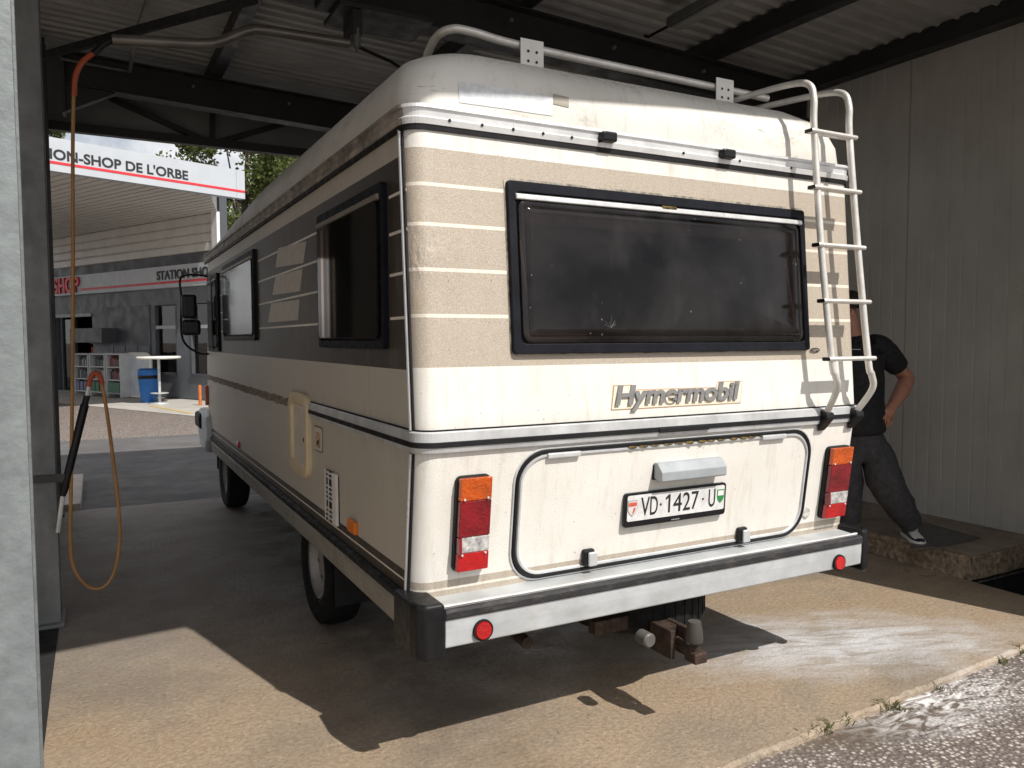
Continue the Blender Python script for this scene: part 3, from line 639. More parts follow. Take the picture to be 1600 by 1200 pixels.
MB().prism([(.010, .866), (.019, .866), (.019, .944), (.012, .944), (-.006, .930), (-.003, .922), (.010, .931)], lambda a, b, d: (a, yp-d+(b-.9)*-.06, b), 0, .0015).build('plate_character', BLK, pw_)
for x in (-.031, .2): MB().lathe([(0, -.0015), (.005, -.0015), (.005, 0)], (x, yp, .905), 'y', 10).build('plate_dot', BLK, pw_)
def shield(cx, cz, w, h): return [(cx-w, cz+h), (cx+w, cz+h), (cx+w, cz-h*.2), (cx+w*.6, cz-h*.7), (cx, cz-h), (cx-w*.6, cz-h*.7), (cx-w, cz-h*.2)]
fnp = lambda a, b, d: (a, yp-d+(b-.9)*-.06, b)
RED = mat('faded_red', (.55,.09,.06), .5, 0, .3, 60); GRN = mat('shield_green', (.02,.2,.05), .5)
MB().prism(shield(-.178, .902, .024, .034), fnp, 0, .001).build('plate_shield', mat('shield_outline', (.25,.25,.25), .5), pw_)
MB().prism(shield(-.178, .902, .0215, .031), fnp, .001, .002).build('plate_shield', mat('shield_white', (.6,.58,.56), .5), pw_)
MB().prism(rrect(-.198, -.158, .912, .928, .003, 2), fnp, .002, .003).build('shield_mark', RED, pw_)
MB().prism([(-.172, .905), (-.162, .905), (-.172, .882), (-.180, .878)], fnp, .002, .003).build('shield_mark', RED, pw_)
MB().prism(shield(.300, .908, .02, .03), fnp, 0, .001).build('plate_shield', GRN, pw_)
MB().prism([(.284, .911), (.316, .911), (.316, .933), (.284, .933)], fnp, .001, .002).build('shield_field', WHITEP, pw_)
for i in range(5): MB().box(.03+i*.009, .036+i*.009, ry(.9)-.0245, ry(.9)-.0225, .830, .834).build('frame_mark', mat('dull_white', (.3,.3,.3), .5), plt)
# maker's lettering with its backing outline
for (xa, xb, za, zb) in ((-.292, .408, 1.318, 1.386),):
    bkp = [(xa, za), (xb-.012, za), (xb+.004, zb+.024), (.268, zb+.024), (.265, zb), (-.185, zb+.004), (-.185, zb+.024), (-.275, zb+.024)]
    MB().prism([(x+(.004 if x > 0 else -.004), z+(.004 if z > 1.35 else -.004)) for x, z in bkp], lambda a, b, d: RW(a, b, d), .0005, .0015).build('lettering_edge', RUSTED, mh)
    bk = MB().prism(bkp, lambda a, b, d: RW(a, b, d), .0017, .003).build('lettering_backing', LETTERB, mh)
text('lettering', 'Hymermobil', LETTER, mh, RW(-.28, 1.308, .004)-Vector((0, 0, 0)), (1, 0, 0), (0, .077, .997), width=.672, height=.105, depth=.008, shear=.22, bold=.036, spacing=.99)
MB().box(-.07, .20, ry(1.24)-.022, ry(1.24)-.016, 1.212, 1.232).build('belt_repair', RUB, mh, bevel=.002)
# lamps
AMB = mat('amber_lens', (.52,.08,.003), .15, 0, .25, 12, coat=.6, bump=.4, bs=70); REDL = mat('red_lens', (.17,.002,.007), .14, 0, .4, 9, coat=.6, bump=.3, bs=90); REDL2 = mat('bright_red_lens', (.42,.006,.008), .14, 0, .2, 9, coat=.6, bump=.3, bs=80); CLR = mat('clear_lens', (.55,.54,.53), .12, .3, .45, 40, coat=.6)
for x0, x1, z0, z1 in ((-.974, -.836, .742, 1.106), (.966, 1.118, .724, 1.082)):
    yb = ry((z0+z1)/2); tl = thing_part = MB().prism(rrect(x0, x1, z0, z1, .022, 4), lambda a, b, d: (a, ry(b)-d, b), -.002, .026).build('tail_lamp', RUB, mh, bevel=.006)
    H = z1-z0; cuts = [(1, .763, AMB, 'indicator_lens'), (.760, .373, REDL, 'brake_lens'), (.370, .203, CLR, 'reversing_lens'), (.200, 0, REDL2, 'rear_lens')]
    for a, b, mt, nm in cuts:
        za, zb = z0+.006+(H-.012)*b, z0+.006+(H-.012)*a
        xx0, xx1 = x0+.006, x1-.006
        if nm == 'reversing_lens':
            xx0 += .012; MB().box(x0+.006, xx0-.001, yb-.046, yb-.02, za, zb).build('lens_side', REDL, tl)
        MB().prism(rrect(xx0, xx1, za, zb, .004, 2), lambda p, q, d: (p, ry(q)-d-.006*sin(pi*max(0, min(1, (p-x0)/(x1-x0)))), q), .024, .046).build(nm, mt, tl, bevel=.0025)
    for sxp in (x0+.022, x1-.022):
        for fz in (.77, .195): MB().lathe([(0, -.003), (.004, -.003), (.005, 0)], (sxp, ry(z0+H*fz)-.05, z0+H*fz), 'y', 8).build('screw', ALU_B, tl)
# rear window
wx0, wx1, wz0, wz1 = -.735, .83, 1.545, 2.195
rw = MB(); a = rrect(wx0, wx1, wz0, wz1, .012, 2); b = rrect(wx0+.034, wx1-.034, wz0+.038, wz1-.04, .02, 2); n_ = len(a)
rw.add([RW(x, z, -.001) for x, z in a]+[RW(x, z, .022) for x, z in a]+[RW(x, z, .022) for x, z in b]+[RW(x, z, -.001) for x, z in b],
       [(i, (i+1) % n_, n_+(i+1) % n_, n_+i) for i in range(n_)]+[(n_+i, n_+(i+1) % n_, 2*n_+(i+1) % n_, 2*n_+i) for i in range(n_)]+[(2*n_+i, 2*n_+(i+1) % n_, 3*n_+(i+1) % n_, 3*n_+i) for i in range(n_)])
win = rw.build('rear_window', FRAME, mh, bevel=.004)
MB().prism(rrect(wx0-.006, wx1+.006, wz0-.004, wz1+.012, .012, 2), lambda p, q, d: RW(p, q, d), .0005, .003).build('sealant_bead', mat('old_sealant', (.3,.27,.22), .8, 0, .6, 25, .6, (.05,.04,.03), (20,20,20)), win)
MB().prism(rrect(wx0+.035, wx1-.035, wz0+.039, wz1-.041, .02, 3), lambda p, q, d: RW(p, q, d), .0032, .0045).build('cabin_dark', INTERIOR, win)
def pane(x0, x1, z0, z1, r, off, bulge, mt, par, name='pane'):
    rings = []
    for ins, o in ((0, off-.015), (0, off-.003), (.006, off), (.022, off+.001), (.028, off+bulge*.6), (.05, off+bulge)):
        rings.append([RW(x, z, o) for x, z in rrect(x0+ins, x1-ins, z0+ins, z1-ins, max(r-ins, .006), 4)])
    q = MB().grid(rings, closed=True); n = len(rings[0]); o0 = len(q.v)-n; q.f.append(tuple(range(o0, o0+n)))
    return q.build(name, mt, par, smooth=True)
pn = pane(wx0+.042, wx1-.042, wz0+.042, wz1-.068, .035, .026, .012, GLASS_R, win)
MB().prism([(.018, wz1-.072), (.034, wz1-.07), (.034, wz1-.052), (.018, wz1-.046)], lambda p, q, d: (d, ry(q)-p, q), wx0+.03, wx1-.03).build('hinge_rail', ALU_B, win, bevel=.003)
STRUT = mat('stay_pink', (.55,.38,.33), .5)
for pa, pb in (((812, 375), (823, 455)), ((1226, 405), (1240, 498))):
    a, b = rearp(*pa, .012), rearp(*pb, .012); MB().tube([a, b], .0055, 6).build('window_stay', STRUT, win, smooth=True)
    MB().box(b.x-.018, b.x+.018, b.y-.004, b.y+.004, b.z-.07, b.z-.02).build('stay_bracket', BLACKP, win)
for px, py in ((960, 515), (1150, 515)):
    p = rearp(px, py, .012); lt = MB().box(p.x-.05, p.x+.05, p.y-.008, p.y+.004, p.z-.012, p.z+.008).build('window_latch', mat('latch_grey', (.12,.11,.11), .5), win, bevel=.004)
for i in range(7):
    p = rearp(955, 512, .0395); a_ = radians(25+i*22); MB().tube([p, p+Vector((cos(a_)*.035*(.6+.5*rng.random()), 0, abs(sin(a_))*.05*(.4+.6*rng.random())))], .0006, 4).build('crack', mat('crack_white', (.16,.15,.145), .6), win)
MB().prism(rrect(-.672, -.40, 1.60, 1.622, .006, 2), lambda p, q, d: RW(p, q, d), .006, .012).build('curtain_edge', mat('curtain_pink', (.32,.2,.16), .8), win)
MB().box(-.02, .06, ry(2.14)-.036, ry(2.14)-.02, 2.136, 2.152).build('moss', mat('moss_brown', (.12,.08,.02), .95, 0, .5, 60, bump=1, bs=60), win, bevel=.006)
# window hook, tap decals and small decals
MB().lathe([(0, -.004), (.025, -.003), (.026, 0)], RW(.888, .762, .001), 'y', 16).build('round_decal', mat('faint_decal', (.45,.45,.42), .5, 0, .4, 50), mh)
p = rearp(1272, 547); MB().tube([p+Vector((.03*cos(a), -.006, .008*sin(a))) for a in [2*pi*i/12 for i in range(12)]], .0025, 5, closed=True).build('hook_ring', BLACKP, mh)
# roof patch and dirt plates
def RCAP(px, py):
    # point on the rear of the roof cap
    y = .1
    for i in range(20):
        p = hy(px, py, y); h = max(0, min(.31, p.z-2.425)); ins = 0
        for (h0, i0), (h1, i1) in zip(((0,.008),(.03,.006),(.1,.012),(.17,.035),(.225,.075),(.27,.135),(.295,.2)), ((.03,.006),(.1,.012),(.17,.035),(.225,.075),(.27,.135),(.295,.2),(.31,.3))):
            if h0 <= h <= h1: ins = i0+(i1-i0)*(h-h0)/(h1-h0)
        y = ry(2.4)+ins
    return hy(px, py, y-.0025)
cs = [(716, 127), (753, 132), (790, 139), (827, 145.5), (864, 152)]; cb = [(718, 160), (754, 165), (791, 170), (828, 176), (864, 181)]
rows = [[RCAP(a[0]+(b[0]-a[0])*k/5, a[1]+(b[1]-a[1])*k/5) for a, b in zip(cs, cb)] for k in range(6)]
MB().grid(rows).build('tape_patch', PATCH, mh)
rows = [[RCAP(864+i*5, 146+i*1.2+k*4) for i in range(6)] for k in range(5)]
MB().grid(rows).build('tape_patch', mat('brown_tape', (.3,.27,.22), .6), mh)
# roof rail
RT = 2.74
rk = MB().tube(spl([(-.74, 3.2, 2.70), (-.76, 1.6, 2.735), (-.80, .78, 2.76), (-.842, .56, 2.80), (-.85, .45, 2.825), (-.82, .38, 2.838), (-.74, .355, 2.836), (-.45, .35, 2.815), (.63, .35, 2.80), (.9, .36, 2.80)], 8), .017, 10).build('roof_rail', LADM, mh, smooth=True)
for px in (827, 1127):
    xc = hy(px, 88 if px < 900 else 148, .35).x
    MB().box(xc-.055, xc+.055, .324, .329, 2.70, 2.84).build('rail_bracket', WHITEP, rk, bevel=.002)
    for ax in (-.02, .02):
        for zz_ in (2.75, 2.79): MB().lathe([(0, -.002), (.006, -.002), (.006, 0)], (xc+ax, .3235, zz_), 'y', 8).build('bracket_hole', BLACKP, rk)
for yv in (2.6,): MB().box(-.77, -.73, yv-.04, yv+.04, 2.66, 2.72).build('rail_foot', WHITEP, rk, bevel=.003)
MB().box(-.35, .25, 1.1, 1.7, 2.72, 2.80).build('roof_vent', mat('vent_grey', (.25,.24,.23), .5), mh, bevel=.03)
MB().box(-.75, -.5, .5, .56, 2.73, 2.79).build('rack_bar', BLACKP, rk)
# ladder
LDX = {0: [], 1: []}
ldr = MB().tube(spl([(.62, .52, 2.745), (.72, .34, 2.775), (.792, .13, 2.785), (.803, .02, 2.76), (.803, -.015, 2.69), (.803, -.02, 2.54), (.816, -.06, 2.02), (.852, -.1, 1.505), (.872, -.105, 1.43), (.90, -.095, 1.37), (.912, -.03, 1.255), (.912, .0, 1.215)], 6), .0155, 10).build('ladder', LADM, mh, smooth=True)
MB().tube(spl([(.80, .52, 2.745), (.93, .34, 2.77), (1.02, .13, 2.775), (1.037, .02, 2.75), (1.039, -.015, 2.68), (1.039, -.02, 2.547), (1.063, -.059, 2.03), (1.10, -.1, 1.501), (1.12, -.105, 1.43), (1.142, -.095, 1.36), (1.12, -.03, 1.25), (1.116, .0, 1.207)], 6), .0155, 10).build('ladder_rail', LADM, ldr, smooth=True)
for z, xa, xb in ((2.535, .803, 1.039), (2.28, .806, 1.05), (2.02, .816, 1.063), (1.767, .834, 1.083), (1.503, .852, 1.1)):
    yv = ry(z)-.12
    st = MB().prism([(-.018, -.008), (.018, -.008), (.024, .002), (.018, .012), (-.018, .012), (-.024, .002)], lambda a, b, d, z=z, yv=yv: (d, yv+a, z+b), xa-.035, xb+.035).build('rung', LADM, ldr, bevel=.003)
    for xe in (xa-.036, xb+.036): MB().box(xe-.0015, xe+.0015, yv-.021, yv+.021, z-.006, z+.01).build('rung_cap', BLACKP, st)
for xf in (.912, 1.118):
    MB().prism([(.004, 1.268), (-.05, 1.25), (-.055, 1.225), (.004, 1.16)], lambda a, b, d, xf=xf: (xf+d, a, b), -.026, .026).build('ladder_foot', BLACKP, ldr, bevel=.006)
# bumper
bz0, bz1, byf = .498, .645, -.065
bp = MB().prism([(byf+.03, bz0), (byf+.004, bz0+.012), (byf, bz0+.07), (byf, bz1-.012), (byf+.008, bz1), (.085, bz1+.006), (.085, bz0+.06), (byf+.05, bz0+.05), (byf+.05, bz0)], lambda a, b, d: (d, a, b), XL+.065, XR-.055).build('bumper', BUMP, mh, bevel=.004)
MB().prism([(byf-.005, .612), (byf-.008, .617), (byf-.008, .638), (byf-.004, .648), (byf+.008, .651), (byf+.008, .646), (byf-.0005, .64), (byf-.0005, .612)], lambda a, b, d: (d, a, b), XL+.065, XR-.06).build('rubbing_strip', mat('worn_strip', (.018,.018,.02), .55, 0, .3, 20, .55, (.13,.11,.09), (4,4,14)), bp)
MB().prism([(byf+.02, .6515), (byf+.022, .657), (byf+.03, .6575), (byf+.032, .652)], lambda a, b, d: (d, a, b), XL+.07, XR-.06).build('bumper_rib', ALU_B, bp)
for xa, xb in ((XL-.045, XL+.064), (XR-.054, XR+.02)):
    lft = xa < 0
    rows = []
    for t_, (o, g_) in enumerate(((0, 0), (.012, 0), (.014, -.006), (.02, -.006), (.022, 0), (.05, 0))): pass
    pl_ = [(xb if lft else xa, byf-.004), ((xa+.035) if lft else (xb-.035), byf-.004), ((xa+.008) if lft else (xb-.008), byf+.02), (xa if lft else xb, byf+.06), (xa if lft else xb, .17), (xb if lft else xa, .17)]
    q = MB(); n = len(pl_); lev = [(.47, .012), (.485, 0), (.55, -.003), (.63, 0), (.66, .004), (.675, .02)]
    cx_, cy_ = (xa+xb)/2, .05
    q.grid([[(x+(cx_-x)*ins*6, y+(cy_-y)*ins*2, z) for x, y in pl_] for z, ins in lev], closed=True); q.f.append(tuple(range(n))[::-1]); q.f.append(tuple((len(lev)-1)*n+i for i in range(n)))
    cpp = q.build('bumper_cap', BLACKP, bp, bevel=.01, seg=3)
for px, py in ((754, 984), (1310, 879)):
    p = hy(px, py, byf); MB().lathe([(0, -.016), (.03, -.015), (.034, -.008), (.034, .002)], p, 'y', 20).build('reflector', REDL2, bp, smooth=True)
    MB().lathe([(.034, -.010), (.039, -.010), (.040, .002), (.034, .002)], p, 'y', 20).build('reflector_rim', RUB, bp)
# skirt along both sides
for sx_, s_ in ((XL, -1), (XR, 1)):
    m = MB().prism([(.0, .655), (.012, .64), (.016, .6), (.004, .515), (-.01, .495), (-.03, .495), (-.02, .6), (-.02, .655)], lambda a, b, d, sx_=sx_, s_=s_: (sx_+s_*a, d, b), .12, 5.75).build('side_skirt', mat('dirty_skirt', (.27,.255,.22), .45, .1, .15, 4, .5, (.12,.1,.08), (3,1,6)), mh, bevel=.003)
    MB().prism([(.008, .622), (.022, .626), (.024, .652), (.006, .662), (.0, .662)], lambda a, b, d, sx_=sx_, s_=s_: (sx_+s_*a, d, b), .12, 5.75).build('skirt_strip', RUB, m)
# wheels
def wheel(x, y, s_):
    w = MB().lathe([(.19, -.085), (.22, -.095), (.30, -.1), (.325, -.085), (.335, -.05), (.335, .05), (.325, .085), (.30, .1), (.22, .095), (.19, .085)], (x, y, .335), 'x', 32).build('wheel', TYRE, mh, smooth=True)
    prof = [(.2, .09), (.205, .085), (.19, .06), (.17, .03), (.12, .025), (.1, .045), (.06, .05), (0, .05)]
    MB().lathe([(r, s_*h) for r, h in prof], (x, y, .335), 'x', 28).build('rim', RIM, w, smooth=True)
    for k in range(5):
        a = 2*pi*k/5; MB().lathe([(.012, 0), (.012, s_*.02), (0, s_*.02)], (x+s_*.03, y+.085*cos(a), .335+.085*sin(a)), 'x', 6).build('wheel_nut', RUST, w)
for y in (1.8, 5.3):
    wheel(-.96, y, -1); wheel(1.03, y, 1)
for x0, x1 in ((-1.05, -.84), (.92, 1.12)):
    MB().box(x0, x1, 1.38, 1.39, .22, .58).build('mud_flap', RUB, mh)
    MB().box(x0, x1, 5.78, 5.80, .3, .52).build('front_valance', RUB, mh)
sp = MB().lathe([(.19, -.085), (.22, -.095), (.30, -.1), (.325, -.085), (.335, -.05), (.335, .05), (.325, .085), (.30, .1), (.22, .095), (.19, .085)], (.075, .36, .425), 'z', 32).build('spare_tyre', TYRE, mh, smooth=True)
for k in range(40):
    a = 2*pi*k/40; MB().obox((.075+.331*cos(a), .36+.331*sin(a), .425), Vector((cos(a), sin(a), 0))*.006, Vector((-sin(a), cos(a), .3))*.014, Vector((0, 0, .055))).build('tread_block', TYRE, sp)
# tow bar
hc = hy(1085, 985, -.17)
hb = MB(); hb.box(hc.x-.035, hc.x+.035, -.04, .4, .33, .40); hb.box(hc.x-.30, hc.x+.02, .1, .15, .36, .42)
hb.obox((hc.x-.05, -.03, .345), Vector((.012, 0, 0)), Vector((0, .07, 0)), Vector((0, 0, .06))); hb.obox((hc.x+.03, -.03, .345), Vector((.012, 0, 0)), Vector((0, .07, 0)), Vector((0, 0, .06)))
tb = hb.build('tow_bar', RUST, mh, bevel=.004)
MB().tube([(hc.x, -.06, .345), (hc.x, -.12, .33), (hc.x, -.16, .335), (hc.x, -.17, .36), (hc.x, -.17, .385)], .019, 10).build('tow_neck', RUST, tb, smooth=True)
MB().lathe([(0, .0), (.033, .0), (.036, .012), (.03, .06), (.026, .085), (0, .087)], (hc.x, -.17, .375), 'z', 18).build('ball_cover', mat('grey_cap', (.05,.045,.038), .6), tb, smooth=True)
MB().box(hc.x-.02, hc.x+.045, -.2, -.13, .29, .335).build('tow_block', RUST, tb, bevel=.006)
sk = hy(1006, 996, -.02); MB().lathe([(0, -.045), (.024, -.045), (.03, -.038), (.03, .02), (0, .02)], (sk.x, -.02, sk.z), 'y', 18).build('trailer_socket', mat('socket_grey', (.09,.086,.08), .5), tb, smooth=True)
MB().tube([(-.6, .15, .37), (-.6, .3, .38), (-.55, .9, .4)], .025, 10).build('exhaust_pipe', RUST, mh, smooth=True)

# ---- left side fittings
def SX(y, z, off=0): return Vector((XL-off, y, z))
def side_window(name, y0, y1, z0, z1, glass, label=None, blind=None):
    a = rrect(y0, y1, z0, z1, .02, 2); b = rrect(y0+.03, y1-.03, z0+.034, z1-.038, .02, 2); n = len(a); q = MB()
    q.add([SX(u, v, -.001) for u, v in a]+[SX(u, v, .024) for u, v in a]+[SX(u, v, .024) for u, v in b]+[SX(u, v, -.001) for u, v in b],
       [(i, (i+1) % n, n+(i+1) % n, n+i) for i in range(n)]+[(n+i, n+(i+1) % n, 2*n+(i+1) % n, 2*n+i) for i in range(n)]+[(2*n+i, 2*n+(i+1) % n, 3*n+(i+1) % n, 3*n+i) for i in range(n)])
    w = q.build(name, FRAME, mh, bevel=.004)
    MB().prism(rrect(y0+.031, y1-.031, z0+.035, z1-.039, .02, 2), lambda p, q_, d: SX(p, q_, d), .001, .003).build('cabin_dark', blind or INTERIOR, w)
    MB().prism(rrect(y0+.036, y1-.036, z0+.04, z1-.066, .03, 4), lambda p, q_, d: SX(p, q_, d), .018, .032).build('pane', glass, w, bevel=.005)
    MB().box(XL-.034, XL-.015, y0+.03, y1-.03, z1-.064, z1-.042).build('hinge_rail', mat('dull_rail', (.22,.2,.17), .5, .2), w, bevel=.003)
    return w
sw = side_window('side_window', .31, 1.29, 1.565, 2.20, GLASS_S)
SILV = mat('silver_blind', (.7,.7,.7), .5, 0, .15, 6, bump=.3, bs=12)
bl = [(1.24, 1.62), (1.24, 2.10), (1.15, 2.11), (1.02, 2.0), (.97, 1.9), (.98, 1.78), (1.06, 1.66), (1.12, 1.62)]
MB().prism(bl, lambda p, q_, d: SX(p, q_, d), .0045, .008).build('silver_blind', SILV, sw)
MB().prism([(1.2, 1.95), (1.14, 1.88), (1.1, 1.8), (1.12, 1.76), (1.18, 1.8)], lambda p, q_, d: SX(p, q_, d), .009, .011).build('blind_gap', INTERIOR, sw)
BLIND = mat('grey_blind', (.16,.17,.165), .6, .2, .35, 3, .4, (.3,.31,.3), (4,4,1.2), bump=.5, bs=6)
side_window('side_window', 3.03, 4.5, 1.60, 2.225, GLASS_B, blind=BLIND)
cw = side_window('cab_window', 4.83, 5.5, 1.50, 2.20, GLASS_S)
MB().box(XL-.036, XL-.02, 5.1, 5.16, 1.52, 2.17).build('window_bar', FRAME, cw)
# printed pinstripes and slanted panels are thin film on the side
for z in (2.135, 1.995, 1.842, 1.68):
    for ya, yb in ((.1, .29), (1.31, 2.98), (4.52, 4.8)):
        MB().box(XL-.0012, XL-.0002, ya, yb, z-.0055, z+.0055).build('pinstripe', mat('pin_beige', PIN, .5), mh)
for pts in (((435, 388), (479, 377), (474, 411), (431, 418)), ((431, 432), (473, 420), (469, 455), (426, 461)), ((424, 474), (468, 468), (466, 500), (419, 504))):
    q = [hx(*p, XL) for p in pts]; MB().prism([(p.y, p.z) for p in q], lambda a, b, d: SX(a, b, d), .0003, .0016).build('slanted_panel', DECALB, mh)
# glue left where the belt trim is missing
ge = MB(); ya = [2.02+(5.85-2.02)*i/90 for i in range(91)]
ge.grid([[SX(y, 1.208-.012*noise.noise(Vector((y*6, 0, 0)))-.008*noise.noise(Vector((y*25, 3, 0))), .0018) for y in ya], [SX(y, 1.258+.012*noise.noise(Vector((y*7, 9, 0)))+.008*noise.noise(Vector((y*21, 5, 0))), .0018) for y in ya]])
ge.build('glue_residue', mat('glue_brown', (.27,.215,.165), .8, 0, .5, 25, .6, (.08,.06,.045), (6,6,6), bump=.8, bs=60), mh)
# cream service flap
sf = MB(); y0, y1, z0, z1 = 1.56, 2.0, .855, 1.315
rings = []
for ins, o in ((0, 0), (0, .018), (.008, .028), (.03, .03), (.06, .026), (.075, .008)): rings.append([SX(a, b, o) for a, b in rrect(y0+ins, y1-ins, z0+ins, z1-ins, max(.1-ins, .015), 6)])
sf.grid(rings, closed=True); sfo = sf.build('service_flap', CREAM, mh, smooth=True)
MB().prism(rrect(y0+.07, y1-.07, z0+.07, z1-.07, .03, 4), lambda a, b, d: SX(a, b, d), .001, .01).build('flap_door', mat('flap_white', (.62,.57,.48), .45), sfo, bevel=.003)
MB().lathe([(0, -.016), (.012, -.016), (.014, -.008)], SX(1.68, 1.06, 0), 'x', 12).build('flap_lock', BLACKP, sfo)
fs = MB().prism(rrect(1.33, 1.49, 1.03, 1.16, .02, 3), lambda a, b, d: SX(a, b, d), .0003, .0015).build('filler_sticker', mat('sticker_outline', (.1,.09,.08), .6), mh)
MB().prism(rrect(1.336, 1.484, 1.036, 1.154, .02, 3), lambda a, b, d: SX(a, b, d), .0016, .0026).build('sticker_face', mat('sticker_cream', (.6,.54,.45), .5), fs)
MB().prism(rrect(1.37, 1.46, 1.05, 1.13, .01, 3), lambda a, b, d: SX(a, b, d), .0027, .0035).build('sticker_print', mat('sticker_orange', (.5,.33,.2), .5, 0, .4, 40), fs)
MB().prism([(1.44, 1.06), (1.40, 1.07), (1.385, 1.1), (1.40, 1.09), (1.43, 1.085)], lambda a, b, d: SX(a, b, d), .0036, .0042).build('sticker_print', BLACKP, fs)
vg = MB().prism(rrect(1.04, 1.25, .725, .965, .01, 2), lambda a, b, d: SX(a, b, d), .0005, .006).build('vent_grille', BLACKP, mh)
for i in range(11):
    if i in (3, 8): continue
    z = .735+i*.022; MB().box(XL-.014, XL-.006, 1.045, 1.245, z-.003, z+.003).build('vent_slat', WHITEP, vg)
for y in (1.045, 1.11, 1.18, 1.245): MB().box(XL-.016, XL-.0145, y-.006, y+.006, .722, .968).build('vent_bar', WHITEP, vg)
MB().box(XL-.018, XL-.003, 1.04, 1.10, .722, .968).build('vent_frame', WHITEP, vg, bevel=.003)
MB().prism(rrect(.75, .865, .742, .80, .01, 3), lambda a, b, d: SX(a, b, d), 0, .018).build('side_marker', mat('orange_marker', (.8,.2,.01), .2, 0, .1), mh, bevel=.005)
MB().prism(rrect(3.9, 4.0, .745, .795, .01, 3), lambda a, b, d: SX(a, b, d), 0, .016).build('side_marker', REDL2, mh, bevel=.005)
MB().prism(rrect(5.78, 5.83, .95, 1.15, .01, 3), lambda a, b, d: SX(a, b, d), 0, .03).build('side_marker', AMB, mh, bevel=.005)
# front bumper end
MB().prism([(5.55, .62), (5.62, .86), (5.8, .9), (6.22, .9), (6.25, .62), (6.1, .5), (5.7, .48)], lambda a, b, d: (d, a, b), XL-.06, XR+.06).build('front_bumper', BUMP, mh, bevel=.05, seg=4)
MB().prism([(5.9, .7), (6.28, .7), (6.28, .86), (5.9, .86)], lambda a, b, d: (d, a, b), XL-.085, XR+.085).build('bumper_rubber', RUB, mh, bevel=.03, seg=3)
# mirrors
MXR = -1.36
mr = MB().tube(spl([(XL+.05, 5.7, 2.22), (XL-.1, 5.66, 2.24), (MXR, 5.6, 2.2), (MXR, 5.6, 2.0), (MXR, 5.6, 1.62), (XL-.1, 5.66, 1.48), (XL+.03, 5.7, 1.47)], 6), .011, 8).build('mirror_arm', BLACKP, mh, smooth=True)
mg = mat('mirror_back', (.014,.014,.015), .4)
a_, b_ = hy(283, 459, 5.58), hy(308, 498, 5.58); MB().box(a_.x, b_.x, 5.55, 5.62, b_.z, a_.z).build('mirror', mg, mh, bevel=.03, seg=3)
a_, b_ = hy(284, 499, 5.58), hy(314, 524, 5.58); MB().box(a_.x, b_.x, 5.55, 5.62, b_.z, a_.z).build('mirror', mg, mh, bevel=.03, seg=3)

# ------------------------------------------------------------------ station shop
w = Vector((-.438, .899, 0)).normalized(); fn = Vector((-w.y, w.x, 0)); fn = Vector((-.899, -.438, 0)).normalized(); FC = Vector((1.01, 18.81, 0)); UP = Vector((0, 0, 1))
def F(s, z, off=0): return FC+w*s+fn*off+UP*z
def fhit(px, py, off=0):
    p = hplane(px, py, FC+fn*off, fn); return (p-FC).dot(w), p.z
shop = thing('station_shop', 'grey station shop with white lettered fascia behind the motorhome', 'shop')
SWALL = mat('shop_wall_grey', (.13,.14,.155), .55, 0, .1, 1.5); SDARK = mat('shop_dark_band', (.075,.08,.09), .5, 0, .1, 1)
SWHITE = mat('sign_white', (.47,.50,.535), .45, 0, .04, 2); SRED = mat('sign_red', (.62,.03,.04), .45, 0, .06, 3); SLET = mat('sign_letter_black', (.015,.016,.018), .5)
SOFF = mat('soffit_metal', (.62,.60,.56), .4, 0, .06, 2)
def fbox(name, s0, s1, z0, z1, o0, o1, mt, par=None, bevel=0):
    m = MB(); m.add([F(s, z, o) for o in (o0, o1) for s, z in ((s0, z0), (s1, z0), (s1, z1), (s0, z1))], [(0,1,2,3),(7,6,5,4),(0,4,5,1),(1,5,6,2),(2,6,7,3),(3,7,4,0)])
    return m.build(name, mt, par if par else shop, bevel=bevel)
fbox('wall', -5, 14, 2.98, 3.25, -.3, 0, SWALL)
fbox('upper_band', -5, 14, 3.66, 3.95, -.3, .02, SDARK)
fas = fbox('fascia', -5, 14, 3.06, 3.655, 0, .14, SWHITE)
fbox('fascia_line', -4, 7.55, 3.17, 3.235, .141, .15, SRED, fas)
s0_, _ = fhit(86, 445, .15); s1_, _ = fhit(125, 445, .15)
text('red_letters', 'SHOP', SRED, fas, F(s0_, 3.12, .15), -w, UP, width=abs(s0_-s1_), height=.5, depth=.05, bold=.03)
s0_, _ = fhit(245, 432, .15)
text('black_letters', "STATION-SHOP DE L'ORBE", SLET, fas, F(s0_, 3.29, .142), -w, UP, height=.24, width=4.6, depth=.02, bold=.02, cap=.7)
# wall pieces with openings: door, shutter, windows
def fspan(pa, pb): return fhit(pa, 530)[0], fhit(pb, 530)[0]
dA, dB = fspan(88, 145); shA, shB = fspan(162, 236); w1A, w1B = fspan(242, 277); w2A, w2B = fspan(297, 330)
fbox('wall', dB, -5, 2.6, 2.98, -.3, -.001, SWALL); fbox('wall', 14, dA, 0, 2.98, -.3, 0, SWALL)
fbox('wall', dB, w1A, 0, 2.6, -.3, 0, SWALL); fbox('wall', w1B, w2A, 0, 2.6, -.3, 0, SWALL); fbox('wall', w1A, w1B, 0, .62, -.3, 0, SWALL); fbox('wall', w2A, w2B, 0, .62, -.3, 0, SWALL); fbox('wall', w2B, -5, 0, 2.6, -.3, 0, SWALL)
fbox('wall', dA, dB, 2.45, 2.98, -.3, 0, SWALL)
fbox('lintel', dA, dB, 2.36, 2.46, 0, .05, mat('lintel_grey', (.3,.31,.32), .5))
KC = 1.42; ZS = 1.6+2.35*KC; sP, _ = fhit(333, 340); sQ, _ = fhit(341.5, 340)
